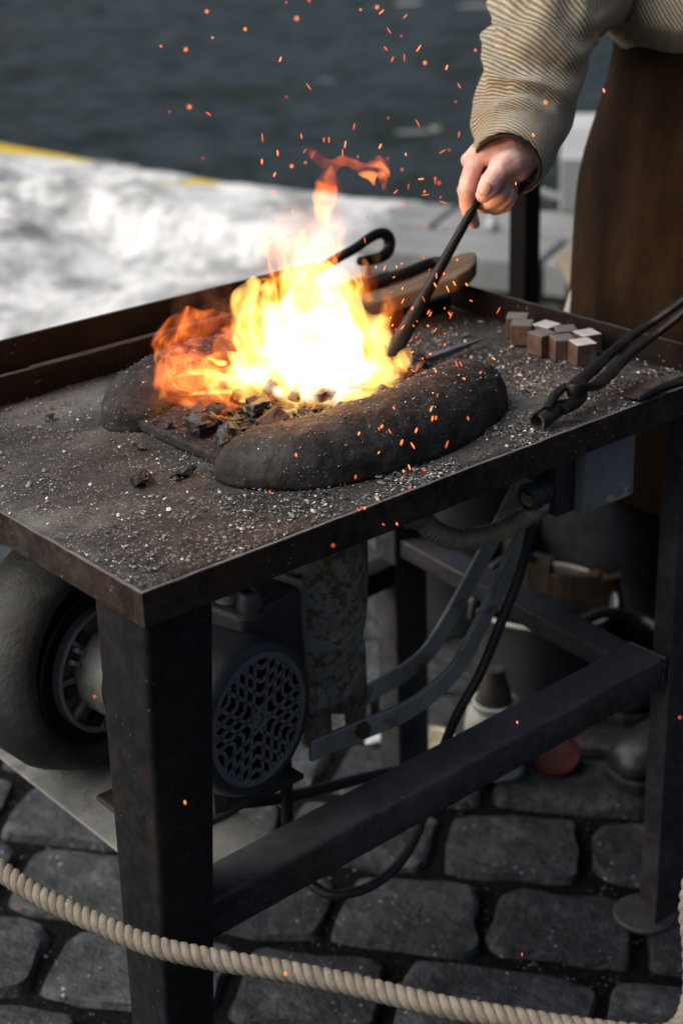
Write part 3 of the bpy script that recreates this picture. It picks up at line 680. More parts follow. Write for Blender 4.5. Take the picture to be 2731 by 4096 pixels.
# two bent flat straps that carry the duct
def strap(pts, Yp, parent, w=.026, th=.006):
    P = []
    for i, (x, y) in enumerate(pts): P.append(at(x, y, Y=Yp+.0))
    sp = spline(P, 6); bm = NB()
    pr = [(-w/2, -th/2), (w/2, -th/2), (w/2, th/2), (-w/2, th/2)]
    tube(bm, sp, None, prof=pr, ref=V((0, 0, 1))); return obj('strap', bm, strapm, parent, bevel=.0015, smooth=True, angle=30), P
s1, P = strap([(712, 1725), (780, 1697), (850, 1668), (930, 1634), (995, 1588), (1050, 1530), (1100, 1440), (1140, 1355), (1180, 1270), (1215, 1200), (1262, 1105), (1275, 1080)], .135, ad)
q = at(835, 1678, Y=.128); bm = NB(); lathe(bm, [(.0105, 0), (.0105, .006), (.008, .009), (0, .0095)], axis_mat(q+V((0, .004, 0)), (0, -1, 0)), 6); obj('bolt', bm, rustb, s1, smooth=False, bevel=.001)
s2, P = strap([(835, 1600), (880, 1572), (935, 1540), (980, 1500), (1020, 1440), (1060, 1370), (1100, 1295), (1140, 1220), (1175, 1150), (1205, 1100), (1225, 1060)], .235, ad)

# ------------------------------------------------------------------ junction box, conduit, cables
jb = thing('junction_box', 'grey electrical box with peeling paint fixed under the table front edge', 'electrical box', (.66, .09, .65))
bm = NB(); bx(bm, .5985, .7055, .062, .108, .662, .765); obj('box_body', bm, boxdark, jb, bevel=.003, angle=0)
bm = NB(); bx(bm, .625, .7115, .044, .0615, .663, .765); jc = obj('cover', bm, boxgrey, jb, bevel=.0025, angle=0)
for x, z in ((.632, .672), (.7045, .672), (.632, .753), (.7045, .753)):
    bm = NB(); lathe(bm, [(.0042, 0), (.0042, .0016), (.002, .0016), (.002, .0004), (0, .0004)], axis_mat((x, .0442, z), (0, -1, 0)), 14); obj('screw', bm, castgrey, jc, angle=30)
for z, y in ((.732, .085), (.692, .082)):
    bm = NB(); mt = axis_mat((.600, y, z), (-1, 0, -.06))
    lathe(bm, [(.016, -.002), (.0165, .005), (.0165, .012), (.0145, .013), (.0145, .016)], mt, 28, cap=True)
    lathe(bm, [(.0175, .016), (.0178, .020), (.0178, .028), (.0165, .031), (.0125, .033), (.0125, .026), (.0, .026)], mt, 8)
    obj('gland_nut', bm, boxdark, jb, angle=30, bevel=.0006)
# corrugated conduit
pts = [at(932, 1188, Y=.15), at(968, 1194, Y=.14), at(1000, 1222, Y=.13), at(1050, 1240, Y=.125), at(1110, 1232, Y=.115), at(1165, 1212, Y=.10), at(1205, 1186, Y=.09), at(1240, 1160, Y=.085), V((.575, .082, .692))]
sp = spline(pts, 46); bm = NB()
tube(bm, sp, [.0120*(1+.10*math.sin(i*2*math.pi/7)) for i in range(len(sp))], 16)
obj('corrugated_conduit', bm, conduitm, label='brownish corrugated metal conduit sagging from under the table to the electrical box', cat='conduit', angle=80)
def cable(name, pts, r, label, cat='cable', mat=rubber):
    bm = NB(); tube(bm, spline(pts, 10), r, 12, roundcap=True); return obj(name, bm, mat, label=label, cat=cat)
cable('power_cable', [V((.575, .085, .732)), at(1246, 1100, Y=.09), at(1222, 1190, Y=.10), at(1195, 1310, Y=.11), at(1150, 1430, Y=.115), at(1100, 1550, Y=.12), at(1050, 1640, Y=.125), at(1018, 1720, Y=.13), at(985, 1830, Y=.135),
                      at(950, 1930, Y=.13), at(905, 1995, Y=.13), at(845, 2038, Y=.135), at(780, 2055, Y=.15), at(735, 2045, Y=.17), at(690, 2000, Y=.20), at(668, 1940, Y=.22)], .0062,
      'thick black cable dropping from the electrical box and looping below the front beam')
cable('motor_cable', [at(480, 1815, Y=.26), at(510, 1841, Y=.22), at(570, 1842, Y=.22), at(650, 1832, Y=.23), at(740, 1812, Y=.25), at(830, 1788, Y=.28), at(905, 1773, Y=.30), at(980, 1770, Y=.33)], .0075,
      'black rubber cable running level just below the motor grille')
cable('short_cable', [at(650, 1690, Y=.20), at(655, 1740, Y=.205), at(658, 1800, Y=.205), at(660, 1880, Y=.205), at(664, 1950, Y=.21)], .0075, 'short upright black hose just right of the motor grille')
cable('hose', [at(1278, 1448, Y=.36), at(1300, 1446, Y=.36), at(1340, 1425, Y=.37), at(1385, 1408, Y=.37), at(1430, 1409, Y=.36), at(1475, 1422, Y=.34), at(1520, 1455, Y=.30), at(1560, 1530, Y=.27)], .0085,
      'black rubber hose arching over the right end of the metal bucket', 'hose')

# ------------------------------------------------------------------ things on the ground under and behind the table
def ring_of(c, r, t): return None
cb_ = at(1250, 1392, Y=.50); bt = at(1235, 1690, Z=0)
bk = thing('metal_bucket', 'large round dull galvanised bucket standing behind the front beam', 'bucket', (1.06, .50, 0))
zt = .195; bc = at(1247, 1372, Z=zt); bc.z = 0; ro, ri = .120, .108
bm = NB(); lathe(bm, [(.084, 0), (.088, .004), (ro-.002, zt-.008), (ro+.003, zt-.004), (ro+.003, zt+.001), (ro-.003, zt+.002), (ro-.006, zt-.006), (.086, .006), (0, .006)], M.Translation(bc), 56)
for v in bm.verts: v.co.z += .004*math.sin(math.atan2(v.co.y-bc.y, v.co.x-bc.x)*2+.6)*(v.co.z/zt)
obj('bucket_body', bm, galv, bk, angle=50)
bm = NB(); tube(bm, [bc+V((math.cos(q)*(ro+.001), math.sin(q)*(ro+.001), zt+.004*math.sin(q*2+.6))) for q in [2*math.pi*i/48 for i in range(49)]], .0034, 8); obj('bucket_rim', bm, strapm, bk)
bm = NB(); lathe(bm, [(.0, .09), (.094, .09), (.094, .094), (0, .094)], M.Translation(bc), 40); obj('bucket_dark_disc', bm, deep, bk)  # near-black disc partway down the bucket
hp = [at(1083, 1418, d=2.44), at(1090, 1375, d=2.44), at(1112, 1325, d=2.45), at(1150, 1290, d=2.47), at(1190, 1275, d=2.52), at(1225, 1285, d=2.58)]
bm = NB(); tube(bm, spline(hp, 8), .0075, 10, roundcap=True); obj('bucket_handle', bm, rubber, bk)
# wooden barrel
br = thing('wooden_barrel', 'dark old wooden tub with broken stave tops behind the metal bucket', 'tub', (1.50, .78, 0))
bc2 = at(1352, 1222, Z=.24); bc2.z = 0; rn = random.Random(5); NS_ = 22
bm = NB()
for k in range(NS_):
    q0_, q1_ = 2*math.pi*k/NS_, 2*math.pi*(k+.96)/NS_; h = .24+rn.uniform(-.02, .012); pr = []
    for q in (q0_, (q0_+q1_)/2, q1_):
        for r in (.150, .134): pr.append((r, q))
    lo = [bm.verts.new(bc2+V((r*.92*math.cos(q), r*.92*math.sin(q), 0))) for r, q in pr]; hi = [bm.verts.new(bc2+V((r*math.cos(q), r*math.sin(q), h+rn.uniform(-.005, .005)))) for r, q in pr]
    o = [0, 2, 4, 5, 3, 1]
    for a, b in zip(o, o[1:]+o[:1]): bm.faces.new((lo[a], lo[b], hi[b], hi[a]))
    bm.faces.new([hi[i] for i in o]); bm.faces.new([lo[i] for i in o][::-1])
obj('staves', bm, oldwood, br, smooth=False, bevel=.002)
for z in (.05, .16):
    bm = NB(); lathe(bm, [(.139+z*.05, z), (.1405+z*.05, z), (.1418+z*.05, z+.025), (.1405+z*.05, z+.025)], M.Translation(bc2), 48, cap=False); obj('hoop', bm, iron, br)
bm = NB(); lathe(bm, [(0, .12), (.128, .12), (.128, .126), (0, .126)], M.Translation(bc2), 40); obj('dark_interior', bm, deep, br)  # near-black disc as the tub's dark interior
# grey tub behind the barrel
bm = NB(); c3 = at(1420, 1178, Z=.27); c3.z = 0; c3 += V((.10, .10, 0)); lathe(bm, [(.12, 0), (.150, .29), (.155, .295), (.155, .303), (.148, .303), (.115, .012), (0, .012)], M.Translation(c3), 56)
obj('grey_tub', bm, galv, label='grey metal tub whose curved rim shows behind the wooden tub', cat='tub', angle=50)
# big drum far behind the back leg
bm = NB(); p = at(1048, 1500, d=3.0); c4 = V((p.x+.05, p.y+.10, 0))
lathe(bm, [(.13, 0), (.135, .004), (.135, .15), (.139, .16), (.135, .17), (.135, .32), (.139, .33), (.135, .34), (.135, .455), (.139, .46), (.132, .463), (0, .45)], M.Translation(c4), 48)
obj('metal_drum', bm, galv, label='dark grey steel drum standing behind the rusty back leg', cat='drum', angle=40)
# white canister with a brown spout, lying behind the beam; red cap beside it
cn = thing('plastic_canister', 'dirty white plastic canister with a brown spout behind the front beam', 'canister', (1.0, .47, 0))
cc = V((.908, .458, 0))
bm = NB(); lathe(bm, [(.044, 0), (.050, .005), (.051, .04), (.050, .08), (.046, .098), (.036, .108), (.034, .113), (.0365, .116), (.0365, .123), (.032, .125), (.029, .121), (0, .117)], M.Translation(cc), 36, rmod=lambda q, r: 1+(.06*math.cos(4*q) if r > .044 else 0))
obj('canister_body', bm, plastic, cn, angle=50)
bm = NB(); lathe(bm, [(.027, .117), (.026, .135), (.021, .152), (.0165, .168), (.0155, .18), (.012, .181), (0, .176)], M.Translation(cc), 28); obj('spout', bm, brownneck, cn, angle=40)
rc = thing('red_lid', 'red plastic screw lid lying on the cobbles near the black shoe', 'lid', (1.0, .39, 0))
p = at(1276, 1742, Z=.015); p.z = .022; mt = M.Translation(p) @ M.Rotation(R(24), 4, 'X') @ M.Rotation(R(-22), 4, 'Y')
bm = NB(); lathe(bm, [(0, -.010), (.036, -.010), (.039, -.007), (.039, .005), (.037, .008), (.034, .008), (.032, .005), (.030, .003), (0, .003)], mt, 48); obj('lid_disc', bm, redp, rc, angle=35)
bm = NB(); v = box(bm, (.038, .008, .005), (.018, .016, .008)); bmesh.ops.transform(bm, matrix=mt, verts=v); obj('lid_tab', bm, redp, rc, bevel=.004, angle=0)
p = at(985, 1706, Z=.006); bm = NB(); lathe(bm, [(.040, 0), (.046, .002), (.047, .008), (.044, .009), (.041, .004), (0, .003)], M.Translation((p.x, p.y, .002)), 40)
obj('tin_lid', bm, conduitm, label='small rusty round tin lid lying behind the back leg', cat='lid', angle=40)
p = at(872, 1700, Z=.004); bm = NB(); rock(bm, p+V((0, 0, .006)), (.028, .016, .006), 3); obj('snow_crumb', bm, snow, label='tiny white snow crumb beside the back leg foot', cat='snow', bevel=.002)

# ------------------------------------------------------------------ rope in front
_a, _b = at(-90, 1930, Z=.475), at(0, 1997, Z=.462); _e = (_a-_b)
rp = [_a+_e*k_+V((0, 0, .004*k_*k_)) for k_ in (8, 6.5, 5, 4, 3, 2, 1)]+[_a, at(0, 1997, Z=.462), at(100, 2062, Z=.452), at(220, 2118, Z=.445), at(350, 2172, Z=.440), at(500, 2205, Z=.438), at(640, 2228, Z=.438), at(800, 2260, Z=.438), at(1000, 2308, Z=.438), at(1180, 2340, Z=.438), at(1400, 2372, Z=.44),
      at(1540, 2376, Z=.445), at(1590, 2300, Z=.46), at(1592, 2180, Z=.49), at(1585, 2080, Z=.52), at(1610, 1960, Z=.56), at(1680, 1800, Z=.62), at(1780, 1600, Z=.72), at(1900, 1400, Z=.85)]
sp = spline(rp, 60); fr = frames(sp); Ls = [0.]
for a, b in zip(sp, sp[1:]): Ls.append(Ls[-1]+(b-a).length)
bm = NB()
for k in range(3):
    st = []
    for i, p in enumerate(sp):
        q = Ls[i]/.030*2*math.pi+k*2*math.pi/3; st.append(p+fr[i][1]*math.cos(q)*.0049+fr[i][2]*math.sin(q)*.0049)
    tube(bm, st, .0058, 9)
obj('barrier_rope', bm, ropem, label='thick beige twisted rope sagging across the foreground', cat='rope', angle=0)
# ------------------------------------------------------------------ hearth
bm = NB(); bx(bm, .222, .60, .190, .345, T-.0005, T+.011); obj('fire_plate', bm, clay, tb, bevel=.0025, smooth=False)
def mound(name, spine, hw, hh, label, seed):
    sp = spline(spine, 10); fr = frames(sp); L = len(sp); bm = NB(); rows = []; NP = 22
    for i, p in enumerate(sp):
        s = i/(L-1); e = min(1, math.sqrt(max(0, 1-(max(0, 1-s/.16))**2.4))) if s < .16 else (math.sqrt(max(0, 1-(max(0, 1-(1-s)/.16))**2.4)) if s > .84 else 1)
        e = max(e, .16); w = lerpl(hw, s)*e; h = lerpl(hh, s)*(e**.8); row = []
        side = fr[i][2]; side = V((side.x, side.y, 0)).normalized()
        for j in range(NP+1):
            a = math.pi*j/NP; ca, sa = math.cos(a), math.sin(a)
            row.append(bm.verts.new(p+side*w*math.copysign(abs(ca)**.85, ca)+V((0, 0, T-.002+h*sa**.8))))
        rows.append(row)
    for a, b in zip(rows, rows[1:]):
        for j in range(NP): bm.faces.new((a[j], a[j+1], b[j+1], b[j]))
        bm.faces.new((a[0], b[0], b[NP], a[NP]))
    bm.faces.new(rows[0]); bm.faces.new(rows[-1][::-1])
    bmesh.ops.subdivide_edges(bm, edges=[e for e in bm.edges if e.calc_length() < .05], cuts=1, use_grid_fill=True)
    bm.normal_update()
    for v in bm.verts:
        if v.co.z > T+.004: v.co += v.normal*(.0022*NZ.fractal(v.co*11+V((seed, 0, 0)), .6, 2, 3)+.0013*NZ.fractal(v.co*90, .6, 2, 3))
    return obj(name, bm, clay, label=label, cat='hearth wall', group='curved walls of the hearth', angle=0)
mound('hearth_wall', [(.229, .190, 0), (.242, .158, 0), (.280, .120, 0), (.340, .104, 0), (.410, .102, 0), (.475, .115, 0), (.530, .140, 0), (.570, .175, 0)],
      [.034, .046, .053, .055, .054, .052, .048, .040], [.033, .042, .051, .057, .059, .059, .055, .042], 'long rounded dark hearth wall in front of the flames', 2)
mound('hearth_wall', [(.222, .330, 0), (.238, .362, 0), (.275, .395, 0), (.33, .415, 0), (.40, .42, 0), (.46, .405, 0), (.51, .37, 0)],
      [.030, .040, .046, .048, .048, .046, .038], [.026, .036, .043, .046, .046, .044, .034], 'shorter rounded dark hearth wall behind the flames, poking out at their left', 8)

# grit and forge scale on the table
rnd = random.Random(21)
verts, faces, mi = [], [], []
def flake(x, y, z, r, m):
    b0 = len(verts); q = rnd.uniform(0, 6.3); n = 5; tx, ty = rnd.uniform(-.5, .5), rnd.uniform(-.5, .5)
    for k in range(n):
        a = q+k*2*math.pi/n; rr = r*rnd.uniform(.65, 1.25); dx, dy = rr*math.cos(a), rr*math.sin(a)
        verts.append((x+dx, y+dy, z+r*.45+dx*tx+dy*ty))
    verts.append((x, y, z-r*.2)); verts.append((x, y, z+r*.75))
    for k in range(n): faces.append((b0+k, b0+(k+1) % n, b0+n+1)); faces.append((b0+(k+1) % n, b0+k, b0+n)); mi.extend((m, m))
cnt = 0
while cnt < 15500:
    x, y = rnd.uniform(.006, L_-.008), rnd.uniform(.006, W-.008)
    d = .20
    d += .85*math.exp(-((y-.03)/.045)**2)*min(1, max(.12, (x-.16)/.18))       # band along the front edge
    d += .9*math.exp(-(((x-.60)/.10)**2+((y-.10)/.10)**2))
    d += .35*math.exp(-(((x-.15)/.10)**2+((y-.07)/.08)**2))
    cl = NZ.fractal(V((x*13, y*13, 4)), .6, 2, 4); d *= max(.06, .65+1.7*cl)
    if x < .18 and y > .2: d *= .5
    if rnd.random() > d: continue
    m = rnd.choices((0, 1, 2, 3), (.46, .34, .12, .08))[0]
    r = rnd.choices((.0006, .0009, .0013, .0019, .0026), (.38, .32, .2, .08, .02))[0]*rnd.uniform(.8, 1.2)
    flake(x, y, T-.0006, r, m); cnt += 1
me = bpy.data.meshes.new('forge_grit'); me.from_pydata(verts, [], faces); me.update()
obj('forge_grit', me, [grit_d, grit_g, grit_w, grit_t], kind='stuff', smooth=False, label='pale and black scale grit scattered over the forge table top', cat='grit')
me.polygons.foreach_set('material_index', mi)
# crumbs of grit on the front wall
rays = bpy.data.objects['hearth_wall']; verts, faces, mi = [], [], []
import mathutils.bvhtree as _b
bvh = {}
for nm in ('hearth_wall', 'hearth_wall.001', 'fire_plate'):
    o = bpy.data.objects[nm]; bvh[nm] = (_b.BVHTree.FromPolygons([v.co.copy() for v in o.data.vertices], [list(p.vertices) for p in o.data.polygons]), ORG[nm])
def top_z(x, y):
    best = T
    for t, g in bvh.values():
        h = t.ray_cast(V((x, y, 1.2))-g, V((0, 0, -1)))
        if h[0] is not None: best = max(best, h[0].z+g.z)
    return best
c = 0
while c < 2300:
    x, y = rnd.uniform(.2, .62), rnd.uniform(.06, .46); z = top_z(x, y)
    if z < T+.008: continue
    if z < T+.034 and rnd.random() < .75 and not (.19 < y < .345): continue
    flake(x, y, z-.0004, rnd.choice((.0006, .0009, .0012, .0016))*rnd.uniform(.8, 1.2), rnd.choices((0, 1, 2, 3), (.6, .22, .06, .12))[0]); c += 1
me = bpy.data.meshes.new('hearth_grit'); me.from_pydata(verts, [], faces); me.update()
obj('hearth_grit', me, [grit_d, grit_g, grit_w, grit_t], kind='stuff', smooth=False, label='fine dark grit lying along the crests of the hearth walls', cat='grit')
me.polygons.foreach_set('material_index', mi)

# ------------------------------------------------------------------ coals
hot, nt, b = newmat('glowing_coal')
co = nt.coord(); nz = nt.noise(co, 26, 4, .6)
nt.link(nt.ramp(nz, [(.35, (.018, .012, .010)), (.6, (.05, .026, .02))]), b.inputs['Base Color']); b.inputs['Roughness'].default_value = .7
g = nt.ramp(nt.noise(co, 34, 3, .6), [(.54, (0, 0, 0)), (.62, (.35, .03, .005)), (.75, (1., .22, .03))])
nt.link(g, b.inputs['Emission Color']); b.inputs['Emission Strength'].default_value = 1.3
nt.link(nt.bump(nt.noise(co, 120, 5, .7), .8, .003), b.inputs['Normal'])
def coal(x, y, s, seed, label, group=None, zb=None, mat=coalm, rz=0, bev=.0012):
    z = (top_z(x, y) if zb is None else zb)+s[2]*.62; bm = NB(); rock(bm, (x, y, z), s, seed, rz, 20)
    bmesh.ops.triangulate(bm, faces=bm.faces[:]); bmesh.ops.subdivide_edges(bm, edges=bm.edges[:], cuts=2, use_grid_fill=True); displace(bm, s[2]*.26, 1.0/s[0], seed); displace(bm, s[2]*.10, 3.2/s[0], seed+3)
    return obj('coal', bm, mat, label=label, cat='coal', group=group, smooth=False)
def coal_px(x, y, s, seed, label, Zp=T, **k):
    p = at(x, y, Z=Zp+s[2]*.6); return coal(p.x, p.y, s, seed, label, zb=Zp-.001, **k)
coal_px(322, 1098, (.0185, .013, .0075), 12, 'largest loose coal piece on the open table, left of the front hearth wall', rz=.3)
coal_px(428, 1082, (.0125, .0055, .0055), 4, 'shiny slab of coal on the table close to the front hearth wall tip', rz=-.5)
coal_px(402, 1092, (.008, .004, .003), 31, 'thin coal sliver touching the shiny slab on the table', rz=-.3)
coal_px(116, 957, (.0085, .005, .003), 15, 'flat small coal chip at the left of the table near the back rim', rz=.2)
coal_px(329, 1025, (.0065, .005, .004), 16, 'small round grey pebble of coal below the tip of the back hearth wall', rz=.2)
coal_px(470, 975, (.021, .017, .0155), 6, 'big reddish brown coal at the left mouth of the hearth', Zp=T+.011, rz=.5)
coal_px(524, 1000, (.020, .012, .012), 9, 'dark coal leaning on the near hearth wall beside the big reddish coal', Zp=T+.011, rz=.2)
coal_px(452, 950, (.013, .011, .009), 14, 'small coal tucked behind the big reddish coal at the hearth mouth', Zp=T+.011, rz=.2)
coal_px(393, 975, (.007, .006, .006), 3, 'pea sized coal on the bare corner of the hearth plate', Zp=T+.011, rz=.2)
rnd = random.Random(5); n = 0
for i in range(400):
    q = rnd.uniform(0, 6.28); r = math.sqrt(rnd.random()); x, y = .405+.15*r*math.cos(q), .262+.085*r*math.sin(q)
    if x < .27: continue
    s = rnd.uniform(.009, .017); hgt = .022*(1-r)
    coal(x, y, (s*1.25, s, s*.8), 100+i, 'burning coal heaped in the hearth under the flames', 'coals in the hearth', zb=T+.010+hgt*rnd.random(), mat=hot if rnd.random() < .75 else coalm, rz=rnd.uniform(0, 3)); n += 1
    if n >= 46: break

verts, faces, mi = [], [], []
for i in range(900):          # crushed coal and clinker between the lumps
    x, y = rnd.gauss(.37, .09), rnd.gauss(.262, .05)
    if not (.225 < x < .58 and .175 < y < .36): continue
    if x < .27 and rnd.random() < .8: continue
    flake(x, y, top_z(x, y)+.0008, rnd.uniform(.0014, .0046), rnd.choices((0, 1, 2), (.7, .2, .1))[0])
me = bpy.data.meshes.new('coal_rubble'); me.from_pydata(verts, [], faces); me.update()
obj('coal_rubble', me, [coalm, clay, hot], kind='stuff', smooth=False, label='crushed coal and clinker strewn over the hearth plate', cat='coal rubble')
me.polygons.foreach_set('material_index', mi)

# ------------------------------------------------------------------ flames
FC = V((.405, .255, .835)); FN = V((math.cos(YAW), math.sin(YAW), 0))
def fp(x, y, w=0.):
    v = sight(x, y); t = (FC-CAM).dot(FN)/v.dot(FN); return CAM+v*t+FN*w
PX = .000492
fire = thing('fire', 'bright white and orange blaze leaping from the coals in the hearth', 'fire', (.405, .255, .80))
def flame_mat(name, strength, cols, sc=24, warp=.035, lo=.34, hi=.62, floor=.15, stretch=.42, ridged=False, power=1.6, seed=0, wsc=10., tint=None):
    m = bpy.data.materials.new(name); m.use_nodes = True; nt = NT(m.node_tree); nt.n.clear()
    out = nt.node('ShaderNodeOutputMaterial')
    tc = nt.node('ShaderNodeTexCoord'); mp = nt.node('ShaderNodeMapping'); mp.inputs['Location'].default_value = (seed*1.3, seed*.7, seed*2.1)
    nt.link(tc.outputs['Object'], mp.inputs[0])
    w = nt.noise(mp.outputs[0], wsc, 2, .5, 0, 'Color')
    s1 = nt.node('ShaderNodeVectorMath', operation='SUBTRACT'); nt.link(w, s1.inputs[0]); s1.inputs[1].default_value = (.5, .5, .5)
    s2 = nt.node('ShaderNodeVectorMath', operation='SCALE'); nt.link(s1.outputs[0], s2.inputs[0]); s2.inputs['Scale'].default_value = warp*2
    s3 = nt.node('ShaderNodeVectorMath', operation='ADD'); nt.link(mp.outputs[0], s3.inputs[0]); nt.link(s2.outputs[0], s3.inputs[1])
    s4 = nt.node('ShaderNodeMapping'); s4.inputs['Scale'].default_value = (1, 1, stretch); nt.link(s3.outputs[0], s4.inputs[0])
    n = nt.noise(s4.outputs[0], sc, 3, .55, .8)
    if ridged: n = nt.math('SUBTRACT', 1., nt.math('ABSOLUTE', nt.math('MULTIPLY_ADD', n, 4.) if False else nt.math('MULTIPLY', nt.math('SUBTRACT', n, .5), 5.)), True)
    mr = nt.node('ShaderNodeMapRange', interpolation_type='SMOOTHSTEP'); nt.link(n, mr.inputs[0]); mr.inputs[1].default_value = lo; mr.inputs[2].default_value = hi
    d = mr.outputs[0]
    e = nt.node('ShaderNodeEmission'); nt.link(nt.ramp(d, cols), e.inputs[0])
    st = nt.math('MULTIPLY', nt.math('ADD', nt.math('POWER', d, power), floor), strength); nt.link(st, e.inputs[1])
    nt.link(e.outputs[0], out.inputs['Volume']); m.cycles.volume_sampling = 'DISTANCE'
    return m
cw = [(0., (1., .17, .010)), (.35, (1., .34, .03)), (.7, (1., .50, .075)), (1., (1., .64, .17))]
ch = [(0., (1., .5, .15)), (.5, (1., .8, .5)), (1., (1., .92, .78))]
cy = [(0., (1., .13, .01)), (.5, (1., .24, .025)), (1., (1., .40, .07))]
cr = [(0., (1., .085, .018)), (.5, (1., .13, .026)), (1., (1., .24, .05))]
f_heart = flame_mat('flame_heart', 36., ch, 26, .06, .37, .60, .08, seed=9)
f_core = flame_mat('flame_core', 52., cw, 24, .07, .42, .60, .015, stretch=.38, seed=1)
f_mid = flame_mat('flame_body', 80., cw, 34, .06, .44, .62, .03, stretch=.36, seed=2)
f_tip = flame_mat('flame_tip', 80., cy, 30, .05, .40, .66, .06, stretch=.36, seed=3)
f_veil = flame_mat('flame_veil', 8., [(0., (1., .30, .09)), (1., (1., .48, .18))], 18, .06, .38, .72, .18, seed=4)
f_red = flame_mat('flame_swirl', 40., cr, 15, .12, .50, 1., .03, ridged=True, stretch=.9, seed=5, wsc=8.)
f_lick = flame_mat('flame_lick', 95., cw, 22, .03, .25, .6, .5, seed=6)
for m in (f_core, f_mid, f_tip, f_veil, f_red, f_lick): pass
def flame(name, tongues, mat, voxel=.0035, wav=.25, smooth=5, flat=.85):
    """tongues: ([(x, y, depth)...], [radii in survey px])"""
    bm = NB()
    for k, (pts, rad) in enumerate(tongues):
        P = spline([fp(*p) for p in pts], 7); rr = [max(.0012, r*PX*1.1) for r in rad]; L = len(P)
        fr_r = [lerpl(rr, i/(L-1)) for i in range(L)]
        fr_r = [r*(1+wav*NZ.noise(V((i*.45, k*3.3, len(name))))) for i, r in enumerate(fr_r)]
        tube(bm, P, fr_r, 12, roundcap=True)
    me = remeshed(bm, voxel, smooth)
    for v in me.vertices:
        co = v.co; v.co += V((NZ.noise(co*28+V((3, 0, 0))), NZ.noise(co*28+V((0, 7, 0))), .6*NZ.noise(co*28)))*.0075+V((NZ.noise(co*75+V((1, 0, 0))), NZ.noise(co*75+V((0, 2, 0))), .4*NZ.noise(co*75)))*.0035
    o = obj(name, me, mat, fire, angle=0)
    return o
# white-hot heart of the fire
flame('flame_core', [
    ([(735, 925, 0), (730, 850, 0), (715, 770, .01), (705, 690, .0), (715, 620, -.01), (705, 580, 0)], [70, 135, 128, 92, 55, 14]),
    ([(690, 900, 0), (600, 868, -.01), (530, 845, -.02), (470, 835, -.02), (445, 832, -.02)], [80, 62, 52, 28, 9]),
    ([(620, 850, .0), (560, 870, -.02), (530, 885, -.03)], [60, 45, 22]),
    ([(780, 900, 0), (850, 880, .0), (898, 858, .01), (920, 830, .01), (922, 808, .01)], [72, 52, 32, 15, 5]),
    ([(790, 840, 0), (845, 790, .01), (868, 752, .02), (882, 742, .02)], [72, 48, 22, 7]),
    ([(640, 800, 0), (610, 730, .01), (600, 690, .02), (640, 660, .02)], [70, 46, 36, 20]),
    ([(760, 720, 0), (800, 660, .01), (828, 632, .0), (848, 634, 0)], [56, 32, 15, 4]),
], f_core, .0035)
flame('flame_heart', [
    ([(738, 925, 0), (735, 850, 0), (722, 770, .0), (712, 700, .0), (712, 640, 0), (708, 610, 0)], [58, 104, 98, 66, 30, 8]),
    ([(690, 890, 0), (610, 862, -.01), (545, 842, -.01)], [50, 34, 14]),
    ([(780, 880, 0), (835, 860, 0), (872, 845, 0)], [46, 28, 10]),
    ([(650, 790, 0), (625, 730, 0), (618, 700, 0)], [44, 26, 10]),
], f_heart, .0035)
flame('flame_body', [
    ([(600, 820, -.01), (575, 740, 0), (560, 690, .0), (585, 655, .01), (618, 660, .01)], [55, 36, 28, 20, 10]),
    ([(650, 760, -.02), (640, 680, -.02), (660, 640, -.01), (690, 600, 0)], [50, 40, 30, 10]),
    ([(740, 690, -.02), (742, 630, -.02), (715, 585, -.01), (700, 555, -.01)], [50, 42, 26, 6]),
    ([(780, 660, -.01), (815, 615, 0), (838, 622, 0), (857, 634, .01)], [34, 22, 12, 3]),
    ([(560, 860, -.03), (500, 850, -.03), (455, 830, -.03), (430, 835, -.03)], [40, 30, 16, 4]),
    ([(860, 850, .0), (905, 840, .0), (925, 815, .01), (928, 800, .01)], [30, 22, 12, 3]),
    ([(800, 930, -.04), (850, 915, -.03), (895, 890, -.01)], [24, 22, 16]),
    ([(700, 935, -.05), (740, 940, -.05), (790, 930, -.05)], [18, 24, 18]),
], f_mid, .003)
flame('flame_tip', [
    ([(700, 600, 0), (650, 590, .01), (622, 560, .01), (610, 535, .01)], [45, 40, 30, 8]),
    ([(720, 590, 0), (745, 540, .0), (752, 500, .0), (755, 470, .0)], [50, 42, 30, 14]),
    ([(755, 500, 0), (745, 450, .0), (760, 410, .0), (766, 375, .0)], [26, 24, 20, 4]),
    ([(772, 470, 0), (778, 430, .005), (786, 408, .005)], [10, 12, 4]),
    ([(885, 760, .02), (893, 715, .02), (886, 690, .02), (905, 672, .02)], [26, 20, 16, 5]),
    ([(915, 740, .02), (918, 700, .02), (910, 680, .02)], [14, 10, 3]),
    ([(640, 660, .01), (625, 640, .01), (618, 610, .01)], [26, 18, 6]),
    ([(830, 680, .0), (845, 650, .0), (848, 620, .0), (838, 580, 0)], [22, 18, 13, 4]),
], f_tip, .003)
flame('flame_lick', [([(668, 905, -.05), (632, 908, -.055), (590, 918, -.06), (545, 922, -.06), (505, 918, -.06), (478, 921, -.06), (466, 930, -.06), (474, 940, -.06)], [9, 6, 4.5, 4, 4.5, 5, 4.5, 2.5]),
                     ([(600, 970, -.055), (622, 955, -.055), (632, 940, -.055), (648, 925, -.05)], [2, 6, 5, 4]),
                     ([(525, 948, -.055), (545, 938, -.055), (560, 942, -.055)], [2, 5, 2]),
                     ([(640, 965, -.055), (652, 950, -.055), (640, 920, -.05)], [2.5, 6, 8])], f_lick, .0022, .1, 2)
f_fil = flame_mat('flame_filament', 150., cw, 40, .03, .3, .62, .2, seed=12)
